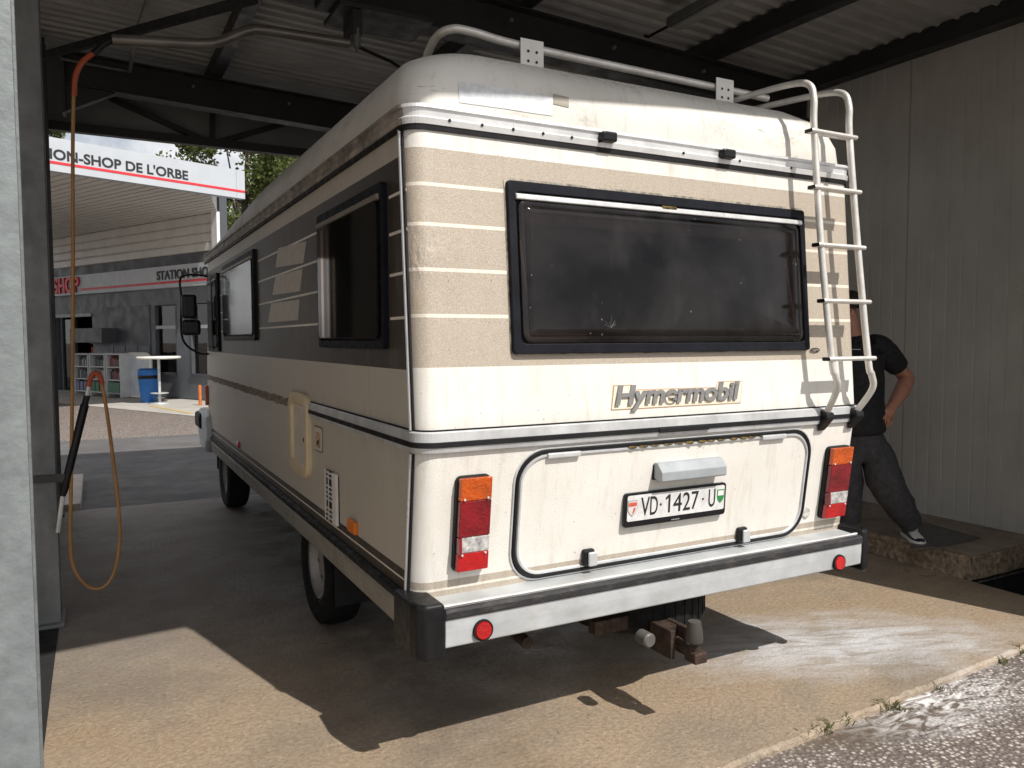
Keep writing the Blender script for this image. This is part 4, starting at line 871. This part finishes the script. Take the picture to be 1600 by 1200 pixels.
fbox('roof_slab', -5, 14, 3.955, 4.1, -6, -.02, SDARK); fbox('upper_storey', sQ, 14, 4.1, ZS+.5, -.25, -.03, SDARK); fbox('back_wall', -5, 14, 0, 3.95, -5.2, -5, INTERIOR)
for i in range(4):
    h_ = (ZS-3.96)/4; m = MB(); z0 = 3.96+i*h_; o = [(0, .0), (.02, .028), (h_*.8, .03), (h_-.02, .012), (h_-.004, 0)]
    m.grid([[F(sP, z0+a, b) for a, b in o], [F(14, z0+a, b) for a, b in o]]); m.build('cladding_plank', SOFF, shop)
fbox('corner_post', sQ, sP, 3.7, ZS, -.05, .06, mat('post_white', (.75,.76,.77), .4, 0, .05)); fbox('shop_floor', -5, 14, 0, .02, -5, -.3, mat('shop_floor', (.2,.2,.2), .5))
fbox('end_wall', 13.8, 14, 0, 4.3, -5, -.3, SWALL); fbox('end_wall', -5, -4.8, 0, 4.3, -5, -.3, SWALL)
sh_ = fbox('shutter', shA, shB, .95, 2.62, .001, .03, SDARK)
for i in range(4): fbox('shutter_panel', shA+(shB-shA)*i/4-.03, shA+(shB-shA)*(i+1)/4+.03, 1.0, 1.45, .031, .045, SWALL, sh_)
fbox('awning_box', *fspan(135, 185), 1.55, 1.98, .02, .5, SDARK)
for (a, b) in ((w1A, w1B), (w2A, w2B)):
    fr_ = fbox('window', a, b, .62, .70, -.05, .03, SDARK)
    fbox('pane', a, b, .7, 2.58, -.12, -.1, GLASS_H, fr_); fbox('transom', a, b, 1.93, 2.02, -.1, .0, mat('frame_light', (.4,.41,.42), .5), fr_)
    fbox('mullion', a, a-.06, .7, 2.58, -.1, .01, SDARK, fr_); fbox('mullion', b+.06, b, .7, 2.58, -.1, .01, SDARK, fr_)
    fbox('poster', a-.25, a-.62, 1.2, 1.75, -.16, -.15, WHITEP, fr_)
dr_ = fbox('door', dA-.1, dA-.2, 0, 2.36, -.2, -.1, SDARK)
fbox('pane', dA-.2, dA-.95, .05, 2.3, -.17, -.15, GLASS_H, dr_); fbox('door_leaf', dA-.95, dA-1.05, 0, 2.36, -.2, -.1, SDARK, dr_)
ORG = mat('orange_goods', (.5,.13,.04), .5, 0, .4, 8)
rk0 = thing('goods_shelf', 'orange goods on a shelf inside the shop doorway', 'shelf')
def gbox(name, s0, s1, z0, z1, o0, o1, mt, par): return fbox(name, s0, s1, z0, z1, o0, o1, mt, par)
for i in range(5): gbox('shelf_board', dB+1.25, dB+.15, .3+i*.4, .33+i*.4, -.9, -.5, SWALL, rk0)
for i in range(4):
    for k in range(5): gbox('packet', dB+1.2-k*.21, dB+1.05-k*.21, .33+i*.4, .6+i*.4, -.8, -.52, [ORG, mat('packet_red', (.4,.05,.04), .5), mat('packet_yellow', (.5,.4,.1), .5)][(i*3+k) % 3], rk0)
# canopy: sign board, ribbed soffit, white post
SA = Vector((-2.595, 10.096, 3.95)); SB = Vector((.181, 11.179, 3.95)); sd = (SB-SA).normalized(); sn = sd.cross(UP)
SB = CP+(SB-CP)*KC
can = thing('canopy', 'ribbed forecourt canopy with white station name board and red line', 'canopy')
def Sg(t, z, o=0): return SB+sd*t+UP*(z*KC)+sn*o
def sbox(name, t0, t1, z0, z1, o0, o1, mt, par):
    m = MB(); m.add([Sg(t, z, o) for o in (o0, o1) for t, z in ((t0, z0), (t1, z0), (t1, z1), (t0, z1))], [(0,1,2,3),(7,6,5,4),(0,4,5,1),(1,5,6,2),(2,6,7,3),(3,7,4,0)]); return m.build(name, mt, par)
bd = sbox('name_board', -10.5, 0, 0, .46, -.2, 0, SWHITE, can)
sbox('board_line', -10.49, .0, .098, .136, .001, .006, SRED, bd); sbox('board_joint', -.22, -.213, .005, .455, .001, .003, mat('joint_grey', (.3,.31,.33), .5), bd); sbox('board_joint', -4.5, -4.493, .005, .455, .001, .003, MATS['joint_grey'], bd)
pR = hplane(294, 280, SB, sn); tR = (pR-SB).dot(sd); pL = hplane(77, 245, SB, sn); tL = (pL-SB).dot(sd)
full = "STATION-SHOP DE L'ORBE"; wid = (tR-tL)*1.243
text('board_lettering', full, SLET, bd, Sg(tR-wid, .168, .002), sd, UP, width=wid, height=.135*KC, depth=.006, bold=.025, cap=.70)
sB0 = (SB-FC).dot(w); SLp = SB-sd*10.4; cA = F(sB0, 0); cA = SB-sd*.05; cB = SLp; cC = SLp+w*15; cD = F(14, 0)
tt = (Vector((0,0,0))+SB-FC).dot(fn)
bk_ = -sn*.21; poly = [(p.x, p.y) for p in (F(sQ, 0, .04), SB-sd*.75+bk_, cB+bk_, cC, cD)]
def clip(poly, p0, n):
    out = []
    for i in range(len(poly)):
        a, b = Vector((*poly[i], 0)), Vector((*poly[(i+1) % len(poly)], 0)); da, db = (a-p0).dot(n), (b-p0).dot(n)
        if da >= 0: out.append((a.x, a.y))
        if da*db < 0: q = a.lerp(b, da/(da-db)); out.append((q.x, q.y))
    return out
for k in range(0, 46):
    c0 = FC+fn*(.03+k*.24); c1 = FC+fn*(.03+k*.24+.19)
    q = clip(clip(poly, c0, fn), c1, -fn)
    if len(q) >= 3: MB().prism(q, lambda a, b, d: (a, b, d), ZS, ZS+.03).build('soffit_plank', SOFF, can)
MB().prism(poly, lambda a, b, d: (a, b, d), ZS+.032, ZS+.6).build('canopy_deck', mat('canopy_joint', (.3,.29,.275), .5), can)
# shop pavement, kerb line and forecourt things
pv_ = MB(); pv_.add([F(-6, GZ+.008, 2.6), F(14, GZ+.008, 2.6), F(14, GZ+.008, -.1), F(-6, GZ+.008, -.1)], [(0, 1, 2, 3)]); tag(pv_.build('pavement', mat('pavement_slabs', (.4,.38,.35), .8, 0, .12, 2, .3, (.25,.24,.22), (1,1,1), bump=.2)), kind='structure')
ym = MB(); a = hz(235, 634, GZ+.012); b = hz(300, 646, GZ+.012); ym.bar(a, b, .1, .004); tag(ym.build('road_marking', mat('faded_yellow_paint', (.5,.36,.1), .7)), kind='structure')
def gp(px, py): return hz(px, py, GZ)
GOODS = [mat('goods_dark', (.05,.06,.06), .4), mat('goods_white', (.32,.32,.33), .4), mat('goods_blue', (.1,.12,.22), .4), mat('goods_red', (.22,.05,.04), .4), mat('goods_green', (.03,.13,.06), .4), ORG]
SHELF = mat('shelf_white_metal', (.55,.56,.57), .45, 0, .06)
labs = ['white outdoor shelf of dark bottles nearest the shop door', 'white outdoor shelf of pale bottles between two others', 'white outdoor shelf with red boxes beside the white panel']
for i, (pa, pb) in enumerate(((122, 143), (146, 169), (172, 193))):
    s0, _ = fhit(pa, 616, .8); s1, _ = fhit(pb, 616, .8)
    # base on the ground in front of the facade
    t = thing('goods_rack', labs[i], 'rack', 'goods racks outside the shop'); o0, o1 = .5, .9
    pq = hplane((pa+pb)/2, 552, FC+fn*.8, fn); zt = pq.z
    for sx_ in (s0, s1): fbox('side_panel', sx_, sx_-.04, 0, zt, o0-.15, o1, SHELF, t, bevel=.015)
    fbox('back_panel', s0, s1, .05, zt, o0-.16, o0-.15, SHELF, t)
    for z in (.1, .1+(zt-.14)/3, .1+(zt-.14)*2/3, zt-.04): fbox('shelf_board', s0-.04, s1+.0, z, z+.03, o0-.14, o1-.02, SHELF, t)
    gm = MB(); gm2 = MB(); n = 8
    for r, z in enumerate((.13, .13+(zt-.14)/3, .13+(zt-.14)*2/3)):
        for k in range(n):
            ww = (s0-s1-.12)/n; a = s0-.07-k*ww; hh = .18+.08*random.random(); c = F(a-ww/2, z+hh/2, o1-.15); gq = gm2 if random.random() < .45 else gm; gq.obox(c, w*(ww*.36), fn*.06, UP*(hh/2)); gq.obox(F(a-ww/2, z+hh+.03, o1-.15), w*(ww*.15), fn*.03, UP*.03)
    g2 = gm.build('bottles', GOODS[(0, 1, 3)[i]], t); g2['kind'] = 'stuff'
    gm2.build('bottles', GOODS[(1, 0, 0)[i]], t)['kind'] = 'stuff'
    if i < 2:
        gm = MB()
        for k in range(3): gm.obox(F(s0-.15-k*.25, .27, o1-.1), w*.1, fn*.08, UP*.13)
        gm.build('canisters', GOODS[(2, 4)[i]], t)['kind'] = 'stuff'
    else:
        fbox('crate', s0-.15, s0-.75, .13, .42, o0, o1+.02, GOODS[4], t)
# white rounded panel
pg_ = hz(216, 623, GZ); of_ = (pg_-FC).dot(fn); s0, _ = fhit(198, 590, of_); s1, _ = fhit(236, 590, of_); ztp = hplane(217, 553, FC+fn*of_, fn).z
pnl = thing('display_panel', 'white rounded display panel leaning beside the blue bin', 'panel')
R_ = rrect(min(s0, s1), max(s0, s1), .03, ztp, .22, 5)
MB().prism(R_, lambda a, b, d: F(a, b, d), of_-.03, of_+.03).build('board', mat('panel_pale', (.58,.63,.68), .4), pnl)
q = MB(); q.tube([F(a, b, of_) for a, b in R_], .045, 6, closed=True); q.build('rim', WHITEP, pnl, smooth=True)
# bin
bc = hz(233, 629, GZ); bn = thing('litter_bin', 'blue round litter bin with dark band in front of shop', 'litter bin')
BLUE = mat('bin_blue', (.012,.13,.42), .4, 0, .1, 4)
dist = (bc-CP).length; k_ = dist/FPX
MB().lathe([(0, 0), (.19, 0), (.25, .62), (.25, .63)], bc, 'z', 24).build('drum', BLUE, bn, smooth=True)
MB().lathe([(.25, .63), (.255, .64), (.258, .72), (.255, .725)], bc, 'z', 24).build('band', BLACKP, bn, smooth=True)
MB().lathe([(.255, .725), (.262, .74), (.255, .86), (.2, .90), (0, .90)], bc, 'z', 24).build('lid', BLUE, bn, smooth=True)
tc_ = hz(250, 631, GZ); tb_ = thing('standing_table', 'white round standing table on one leg by the window', 'table')
MB().lathe([(0, 1.16), (.52, 1.16), (.54, 1.19), (.52, 1.23), (0, 1.23)], tc_, 'z', 28).build('table_top', WHITEP, tb_, smooth=True)
MB().lathe([(.035, 0), (.035, 1.16)], tc_, 'z', 12).build('leg', ALU, tb_, smooth=True)
MB().lathe([(0, 0), (.24, 0), (.22, .03), (.05, .05)], tc_, 'z', 24).build('foot', ALU, tb_, smooth=True)
MB().lathe([(.04, .25), (.22, .27), (.22, .29), (.04, .29)], tc_, 'z', 20).build('foot_rest', ALU, tb_, smooth=True)
bo = hz(313, 634, GZ); blr = thing('bollard', 'slim orange post at the shop wall beside the motorhome nose', 'bollard')
MB().lathe([(0, 0), (.04, 0), (.04, .48), (.03, .52), (0, .52)], bo, 'z', 12).build('post', mat('bollard_orange', (.5,.14,.03), .5), blr, smooth=True)

# ------------------------------------------------------------------ trees
BARK = mat('bark', (.09,.07,.05), .9, 0, .3, 6, bump=.6, bs=20)
def leafmat(name, a, b):
    m = bpy.data.materials.new(name); t, n, bs = nodes(m); c = mix(t, noise_fac(t, s=1.4, lo=.35, hi=.65), a, b)
    t.links.new(c, bs.inputs['Base Color']); bs.inputs['Roughness'].default_value = .6; bs.inputs['Subsurface Weight'].default_value = 0
    tr = N(t, 'ShaderNodeBsdfTranslucent'); t.links.new(c, tr.inputs[0]); ms = N(t, 'ShaderNodeMixShader'); ms.inputs[0].default_value = .45
    out = n['Material Output']; t.links.new(bs.outputs[0], ms.inputs[1]); t.links.new(tr.outputs[0], ms.inputs[2]); t.links.new(ms.outputs[0], out.inputs[0]); return m
LEAF = leafmat('leaves', (.07,.10,.022), (.17,.20,.06))
def tree(base, h, r, seed, label, nleaf=14000, lsz=.16, ncl=46):
    rg = random.Random(seed); t = thing('tree', label, 'tree', 'trees behind the station shop'); base = Vector(base)
    top = base+Vector((rg.uniform(-.4, .4), rg.uniform(-.4, .4), h*.62))
    m = MB(); m.tube([base, base.lerp(top, .4)+Vector((.15, .1, 0)), top, top+Vector((.2, 0, h*.25))], [.28, .2, .12, .03], 9)
    cl = []
    for i in range(ncl):
        a = rg.uniform(0, 2*pi); zz = rg.uniform(-.75, 1); rr = math.sqrt(max(0, 1-zz*zz*.8))*r*rg.uniform(.35, 1)
        c = base+Vector((cos(a)*rr, sin(a)*rr, h*.64+zz*h*.36)); cl.append((c, rg.uniform(.45, 1.0)*r*.27))
    for c, s in cl[:22]:
        st = base.lerp(top, rg.uniform(.5, 1)); mid_ = st.lerp(c, .5)+Vector((0, 0, .3)); m.tube([st, mid_, c], [.07, .045, .012], 5)
    m.build('trunk', BARK, t, smooth=True)
    vs = []; fs = []
    for i in range(nleaf):
        c, s = cl[rg.randrange(len(cl))]
        d = Vector((rg.gauss(0, 1), rg.gauss(0, 1), rg.gauss(0, .8))); d = d.normalized()*s*(rg.random()**.45)
        p = c+d; u = Vector((rg.gauss(0, 1), rg.gauss(0, 1), rg.gauss(0, 1))).normalized(); v = u.orthogonal().normalized(); v.rotate(Matrix.Rotation(rg.uniform(0, 6.28), 3, u))
        wv = u.cross(v); L = lsz*rg.uniform(.6, 1.2); k = len(vs); vs += [p-v*L*.5, p+wv*L*.28, p+v*L*.5, p-wv*L*.28]; fs.append((k, k+1, k+2, k+3))
    me = bpy.data.meshes.new('crown'); me.from_pydata(vs, [], fs); link('crown', me, LEAF, t)
tp_ = hz(395, 600, 0); d_ = (hd(388, 300, 31)); tree((d_.x, d_.y, GZ), 11.2, 3.6, 4, 'leafy tree just right of the canopy name board', 42000, .21, 80)
d_ = hd(470, 300, 38); tree((d_.x, d_.y, GZ), 11, 4.2, 9, 'leafy tree mostly hidden behind the motorhome roof', 26000, .22, 70)
d_ = hd(60, 260, 37); tree((d_.x, d_.y, GZ), 12.6, 2.6, 12, 'treetop above the left end of the name board', 9000, .2)

# weeds along the slab edge
WEED = leafmat('weed_blades', (.06,.08,.02), (.17,.17,.07))
for i, (px, py, s) in enumerate(((1247, 1158, .5), (1268, 1150, .7), (1292, 1145, .9), (1318, 1132, .6), (1388, 1108, 1.0), (1404, 1110, .6), (1464, 1077, .55), (1567, 1036, .7), (1594, 1022, 1.0))):
    p = hz(px, py, GZ); rg = random.Random(i); vs = []; fs = []
    for k in range(int(24*s)):
        a = rg.uniform(0, 6.28); L = rg.uniform(.02, .055)*(.6+s*.5); b0 = p+Vector((rg.gauss(0, .022*s), rg.gauss(0, .010), 0)); d = Vector((cos(a), sin(a), 0)); sd_ = Vector((-sin(a), cos(a), 0))*rg.uniform(.0015, .004)
        t1 = b0+d*L*.5+Vector((0, 0, L*.7)); t2 = b0+d*L*1.1+Vector((0, 0, L*.75)); k0 = len(vs); vs += [b0-sd_, b0+sd_, t1+sd_, t1-sd_, t2]; fs += [(k0, k0+1, k0+2, k0+3), (k0+3, k0+2, k0+4)]
    me = bpy.data.meshes.new('weed'); me.from_pydata([tuple(v) for v in vs], [], fs)
    names = ['smallest weed tuft low on the slab edge', 'thin weed tuft at the lower slab edge', 'dark weed clump growing at the lower slab edge', 'sparse weed tuft above the dark clump on the slab edge', 'fullest grass tuft in the middle of the slab edge', 'small grass tuft beside the fullest tuft by the puddle', 'lone little tuft on the upper slab edge', 'brown green tuft near the right end of the slab edge', 'green weed at the far right end of the slab edge']
    tag(link('weed', me, WEED, None), names[i], 'weed', 'weeds along the slab edge')
# mat and grate on the plinth
mt_ = [hz(1420, 858, .17), hz(1470, 854, .17), hz(1533, 840, .17), hz(1440, 815, .17)]
q = MB().prism([(p.x, p.y) for p in mt_], lambda a, b, d: (a, b, d), .163, .172).build('floor_mat', mat('rubber_mat', (.10,.09,.08), .7, 0, .2, 20, .4, (.08,.07,.06)))
tag(q, 'dark rubber mat lying on the concrete plinth by the wall', 'mat')


# ------------------------------------------------------------------ person
PD = 5.62
per = thing('person', 'person in black t-shirt and baggy dark trousers standing behind the motorhome', 'person')
SKIN = mat('skin', (.42,.20,.13), .5, 0, .1, 20); HAIR = mat('dark_hair', (.015,.011,.009), .7, 0, .3, 60, bump=.6, bs=120)
TEE = mat('black_cotton', (.010,.010,.0115), .85, 0, .3, 30, bump=.3, bs=14); TRO = mat('charcoal_cotton', (.042,.041,.046), .88, 0, .25, 20, bump=.5, bs=10)
def skin(name, pts, edges, mat_, parent, sub=2, disp=0, root=0):
    keys = list(pts); me = bpy.data.meshes.new(name); me.from_pydata([tuple(pts[k][0]) for k in keys], [(keys.index(a), keys.index(b)) for a, b in edges], [])
    o = bpy.data.objects.new(name, me); COL.objects.link(o); me.materials.append(mat_); o.parent = parent
    md = o.modifiers.new('skin', 'SKIN'); md.use_smooth_shade = True; md.branch_smoothing = .4
    lay = me.skin_vertices[0].data if me.skin_vertices else None
    for i, k in enumerate(keys):
        r = pts[k][1]; lay[i].radius = r if isinstance(r, tuple) else (r, r); lay[i].use_root = (i == root)
    sb = o.modifiers.new('sub', 'SUBSURF'); sb.levels = sub; sb.render_levels = sub
    if disp:
        tx = bpy.data.textures.new(name+'_folds', 'CLOUDS'); tx.noise_scale = .11; dm = o.modifiers.new('folds', 'DISPLACE'); dm.texture = tx; dm.strength = disp; dm.mid_level = .5
    return o
def C(px, py, dd=0): return hd(px, py, PD+dd)
J = dict(pelvis=(C(1345, 688), .10), spine=(C(1342, 640), .11), chest=(C(1338, 575), .11), neckb=(C(1334, 524), .06), neck=(C(1331, 510), .058), skull=(C(1325, 484), .086), crown=(C(1325, 468), .07), nose=(C(1303, 486), .018),
         shl=(C(1373, 546), .042), ell=(C(1418, 590, .12), .062), fol=(C(1411, 608, .05), .062), wrl=(C(1395, 634, -.05), .04), pal=(C(1387, 644, -.08), .044),
         shr=(C(1299, 546), .042), elr=(C(1268, 592, .1), .045), wrr=(C(1290, 640, -.1), .032), par=(C(1297, 652, -.13), .034),
         hil=(C(1362, 695), .09), knl=(C(1384, 757, -.10), .06), anl=(C(1424, 824, -.02), .038), hir=(C(1328, 695), .09), knr=(C(1328, 765, .0), .06), anr=(C(1326, 826, .05), .038))
ED = [('pelvis', 'spine'), ('spine', 'chest'), ('chest', 'neckb'), ('neckb', 'neck'), ('neck', 'skull'), ('skull', 'crown'), ('skull', 'nose'), ('chest', 'shl'), ('shl', 'ell'), ('ell', 'fol'), ('fol', 'wrl'), ('wrl', 'pal'), ('chest', 'shr'), ('shr', 'elr'), ('elr', 'wrr'), ('wrr', 'par'), ('pelvis', 'hil'), ('hil', 'knl'), ('knl', 'anl'), ('pelvis', 'hir'), ('hir', 'knr'), ('knr', 'anr')]
# fingers of the visible hand: curled towards the hip, thumb pointing inwards
fr0 = [((1393, 652), (1392, 661), (1386, 665)), ((1388, 655), (1387, 664), (1381, 667)), ((1383, 656), (1381, 664), (1376, 666)), ((1379, 653), (1376, 660), (1373, 661))]
for i, ch_ in enumerate(fr0):
    prev = 'pal'
    for k, (a, b) in enumerate(ch_):
        nm = 'f%d%d' % (i, k); J[nm] = (C(a, b, -.10-.012*i+.012*k), .0115-.0015*k); ED.append((prev, nm)); prev = nm
prev = 'pal'
for k, (a, b) in enumerate(((1377, 643), (1371, 647), (1367, 652))):
    nm = 't%d' % k; J[nm] = (C(a, b, -.12), .0125-.0015*k); ED.append((prev, nm)); prev = nm
skin('body', J, ED, SKIN, per)
T = dict(hem=(C(1346, 683), .172), hip=(C(1345, 672), .185), waist=(C(1344, 640), .188), mid=(C(1341, 600), .20), chest=(C(1338, 562), .205), yoke=(C(1336, 538), .12), col=(C(1334, 522), .072),
         shl=(C(1370, 545), .095), shr=(C(1302, 545), .095))
tee = skin('t_shirt', T, [('hem', 'hip'), ('hip', 'waist'), ('waist', 'mid'), ('mid', 'chest'), ('chest', 'yoke'), ('yoke', 'col'), ('chest', 'shl'), ('chest', 'shr')], TEE, per, 3, .012, root=3)
for sg, x0 in ((1, 1336), (-1, 1336)):
    Pn = [C(x0+sg*22, 538), C(x0+sg*36, 543, .01), C(x0+sg*48, 553, .03), C(x0+sg*58, 563, .05), C(x0+sg*67, 573, .075)]
    MB().tube(spl(Pn, 4), [.075+.02*math.sin(pi*min(1, i/10)) if i < 8 else .094-.0008*(i-8)*3 for i in range(17)], 18).build('sleeve', TEE, tee, smooth=True)
L_ = dict(wa=(C(1346, 660), .15), pel=(C(1347, 700), .165), hil=(C(1366, 706, -.02), .15), kul=(C(1378, 738, -.08), .145), knl=(C(1388, 765, -.1), .125), cal=(C(1408, 795, -.06), .112), anl=(C(1421, 815, -.03), .09), enl=(C(1427, 826, -.02), .06),
          hir=(C(1328, 706), .12), knr=(C(1327, 765, .02), .095), car=(C(1326, 800, .04), .085), anr=(C(1326, 826, .05), .07))
skin('trousers', L_, [('wa', 'pel'), ('pel', 'hil'), ('hil', 'kul'), ('kul', 'knl'), ('knl', 'cal'), ('cal', 'anl'), ('anl', 'enl'), ('pel', 'hir'), ('hir', 'knr'), ('knr', 'car'), ('car', 'anr')], TRO, per, 3, .035, root=1)
hc_ = C(1327, 474)
q = MB(); rows = []
for i in range(9):
    th = pi*.62*i/8
    rows.append([hc_+Vector((.098*sin(th)*cos(2*pi*k/18), .098*sin(th)*sin(2*pi*k/18), .094*cos(th)))+CR*(.012*sin(th)) for k in range(18)])
q.grid(rows, closed=True); q.build('hair', HAIR, per, smooth=True)
e0 = C(1331, 489, -.092); q = MB(); q.lathe([(0, -.012), (.012, -.012), (.02, 0), (.016, .012), (0, .012)], (0, 0, 0), 'y', 14)
eo = q.build('ear', SKIN, per, smooth=True); eo.location = e0; eo.scale = (.8, 1, 1.5); eo.rotation_euler = (0, 0, YAW)
# shoes
def shoe(heel, toe, name_l):
    heel, toe = Vector(heel), Vector(toe); d = (toe-heel); L = d.length; d.normalize(); s_ = d.cross(UP)
    prof = [(0, .028, .085), (.08, .036, .1), (.25, .036, .105), (.42, .036, .085), (.62, .043, .062), (.8, .046, .05), (.93, .036, .042), (1.0, .015, .03)]
    sh = thing_ = None
    q = MB(); q.grid([[heel+d*(L*t)+s_*(wd*cos(a))+UP*(.022+max(0, (h-.022))*max(0, sin(a))**.8) for a in [pi*k/10 for k in range(11)]] for t, wd, h in prof]); so_ = q.build('shoe', mat('shoe_navy', (.014,.016,.028), .55), per, smooth=True)
    q = MB(); pts = [heel+d*(L*t)+s_*(wd+.006) for t, wd, h in prof]+[heel+d*(L*t)-s_*(wd+.006) for t, wd, h in prof[::-1]]; n = len(pts)
    q.add(pts+[p+UP*.026 for p in pts], [tuple(range(n)), tuple(range(n, 2*n))]+[(i, (i+1) % n, n+(i+1) % n, n+i) for i in range(n)]); q.build('sole', WHITEP, so_, bevel=.006)
    q = MB(); q.grid([[heel+d*(L*t)+s_*(wd*1.03*cos(a))+UP*(.022+max(0, (h-.018))*max(0, sin(a))**.8) for a in [pi*(.2+.6*k/8) for k in range(9)]] for t, wd, h in prof[3:7]]); q.build('toe_box', WHITEP, so_, smooth=True)
    for i in range(4):
        t = .34+i*.07; a0 = heel+d*(L*t)+UP*(.095-.35*(t-.34)*.2); MB().tube([a0+s_*.025-UP*.004, a0+UP*.006, a0-s_*.025-UP*.004], .004, 5).build('lace', WHITEP, so_)
    q = MB(); q.lathe([(.042, .07), (.05, .1), (.045, .135), (.038, .135)], heel+d*(L*.2), 'z', 14); q.build('collar', MATS['shoe_navy'], so_, smooth=True)
tl_ = hz(1438, 852, .162); hl_ = hz(1412, 833, .162); dv = (tl_-hl_).normalized(); dv.z = 0
shoe(tl_-dv*.31, tl_+dv*.01, 'l'); a_ = hz(1322, 838, .162); shoe(a_+Vector((.05, .2, 0)), a_+Vector((-.05, -.08, 0)), 'r')
q = MB(); c = C(1337, 546, -.19); q.obox(c, CR*.035, UP*.003, CF*.002); q.build('chest_print', mat('print_grey', (.3,.3,.32), .6), per)
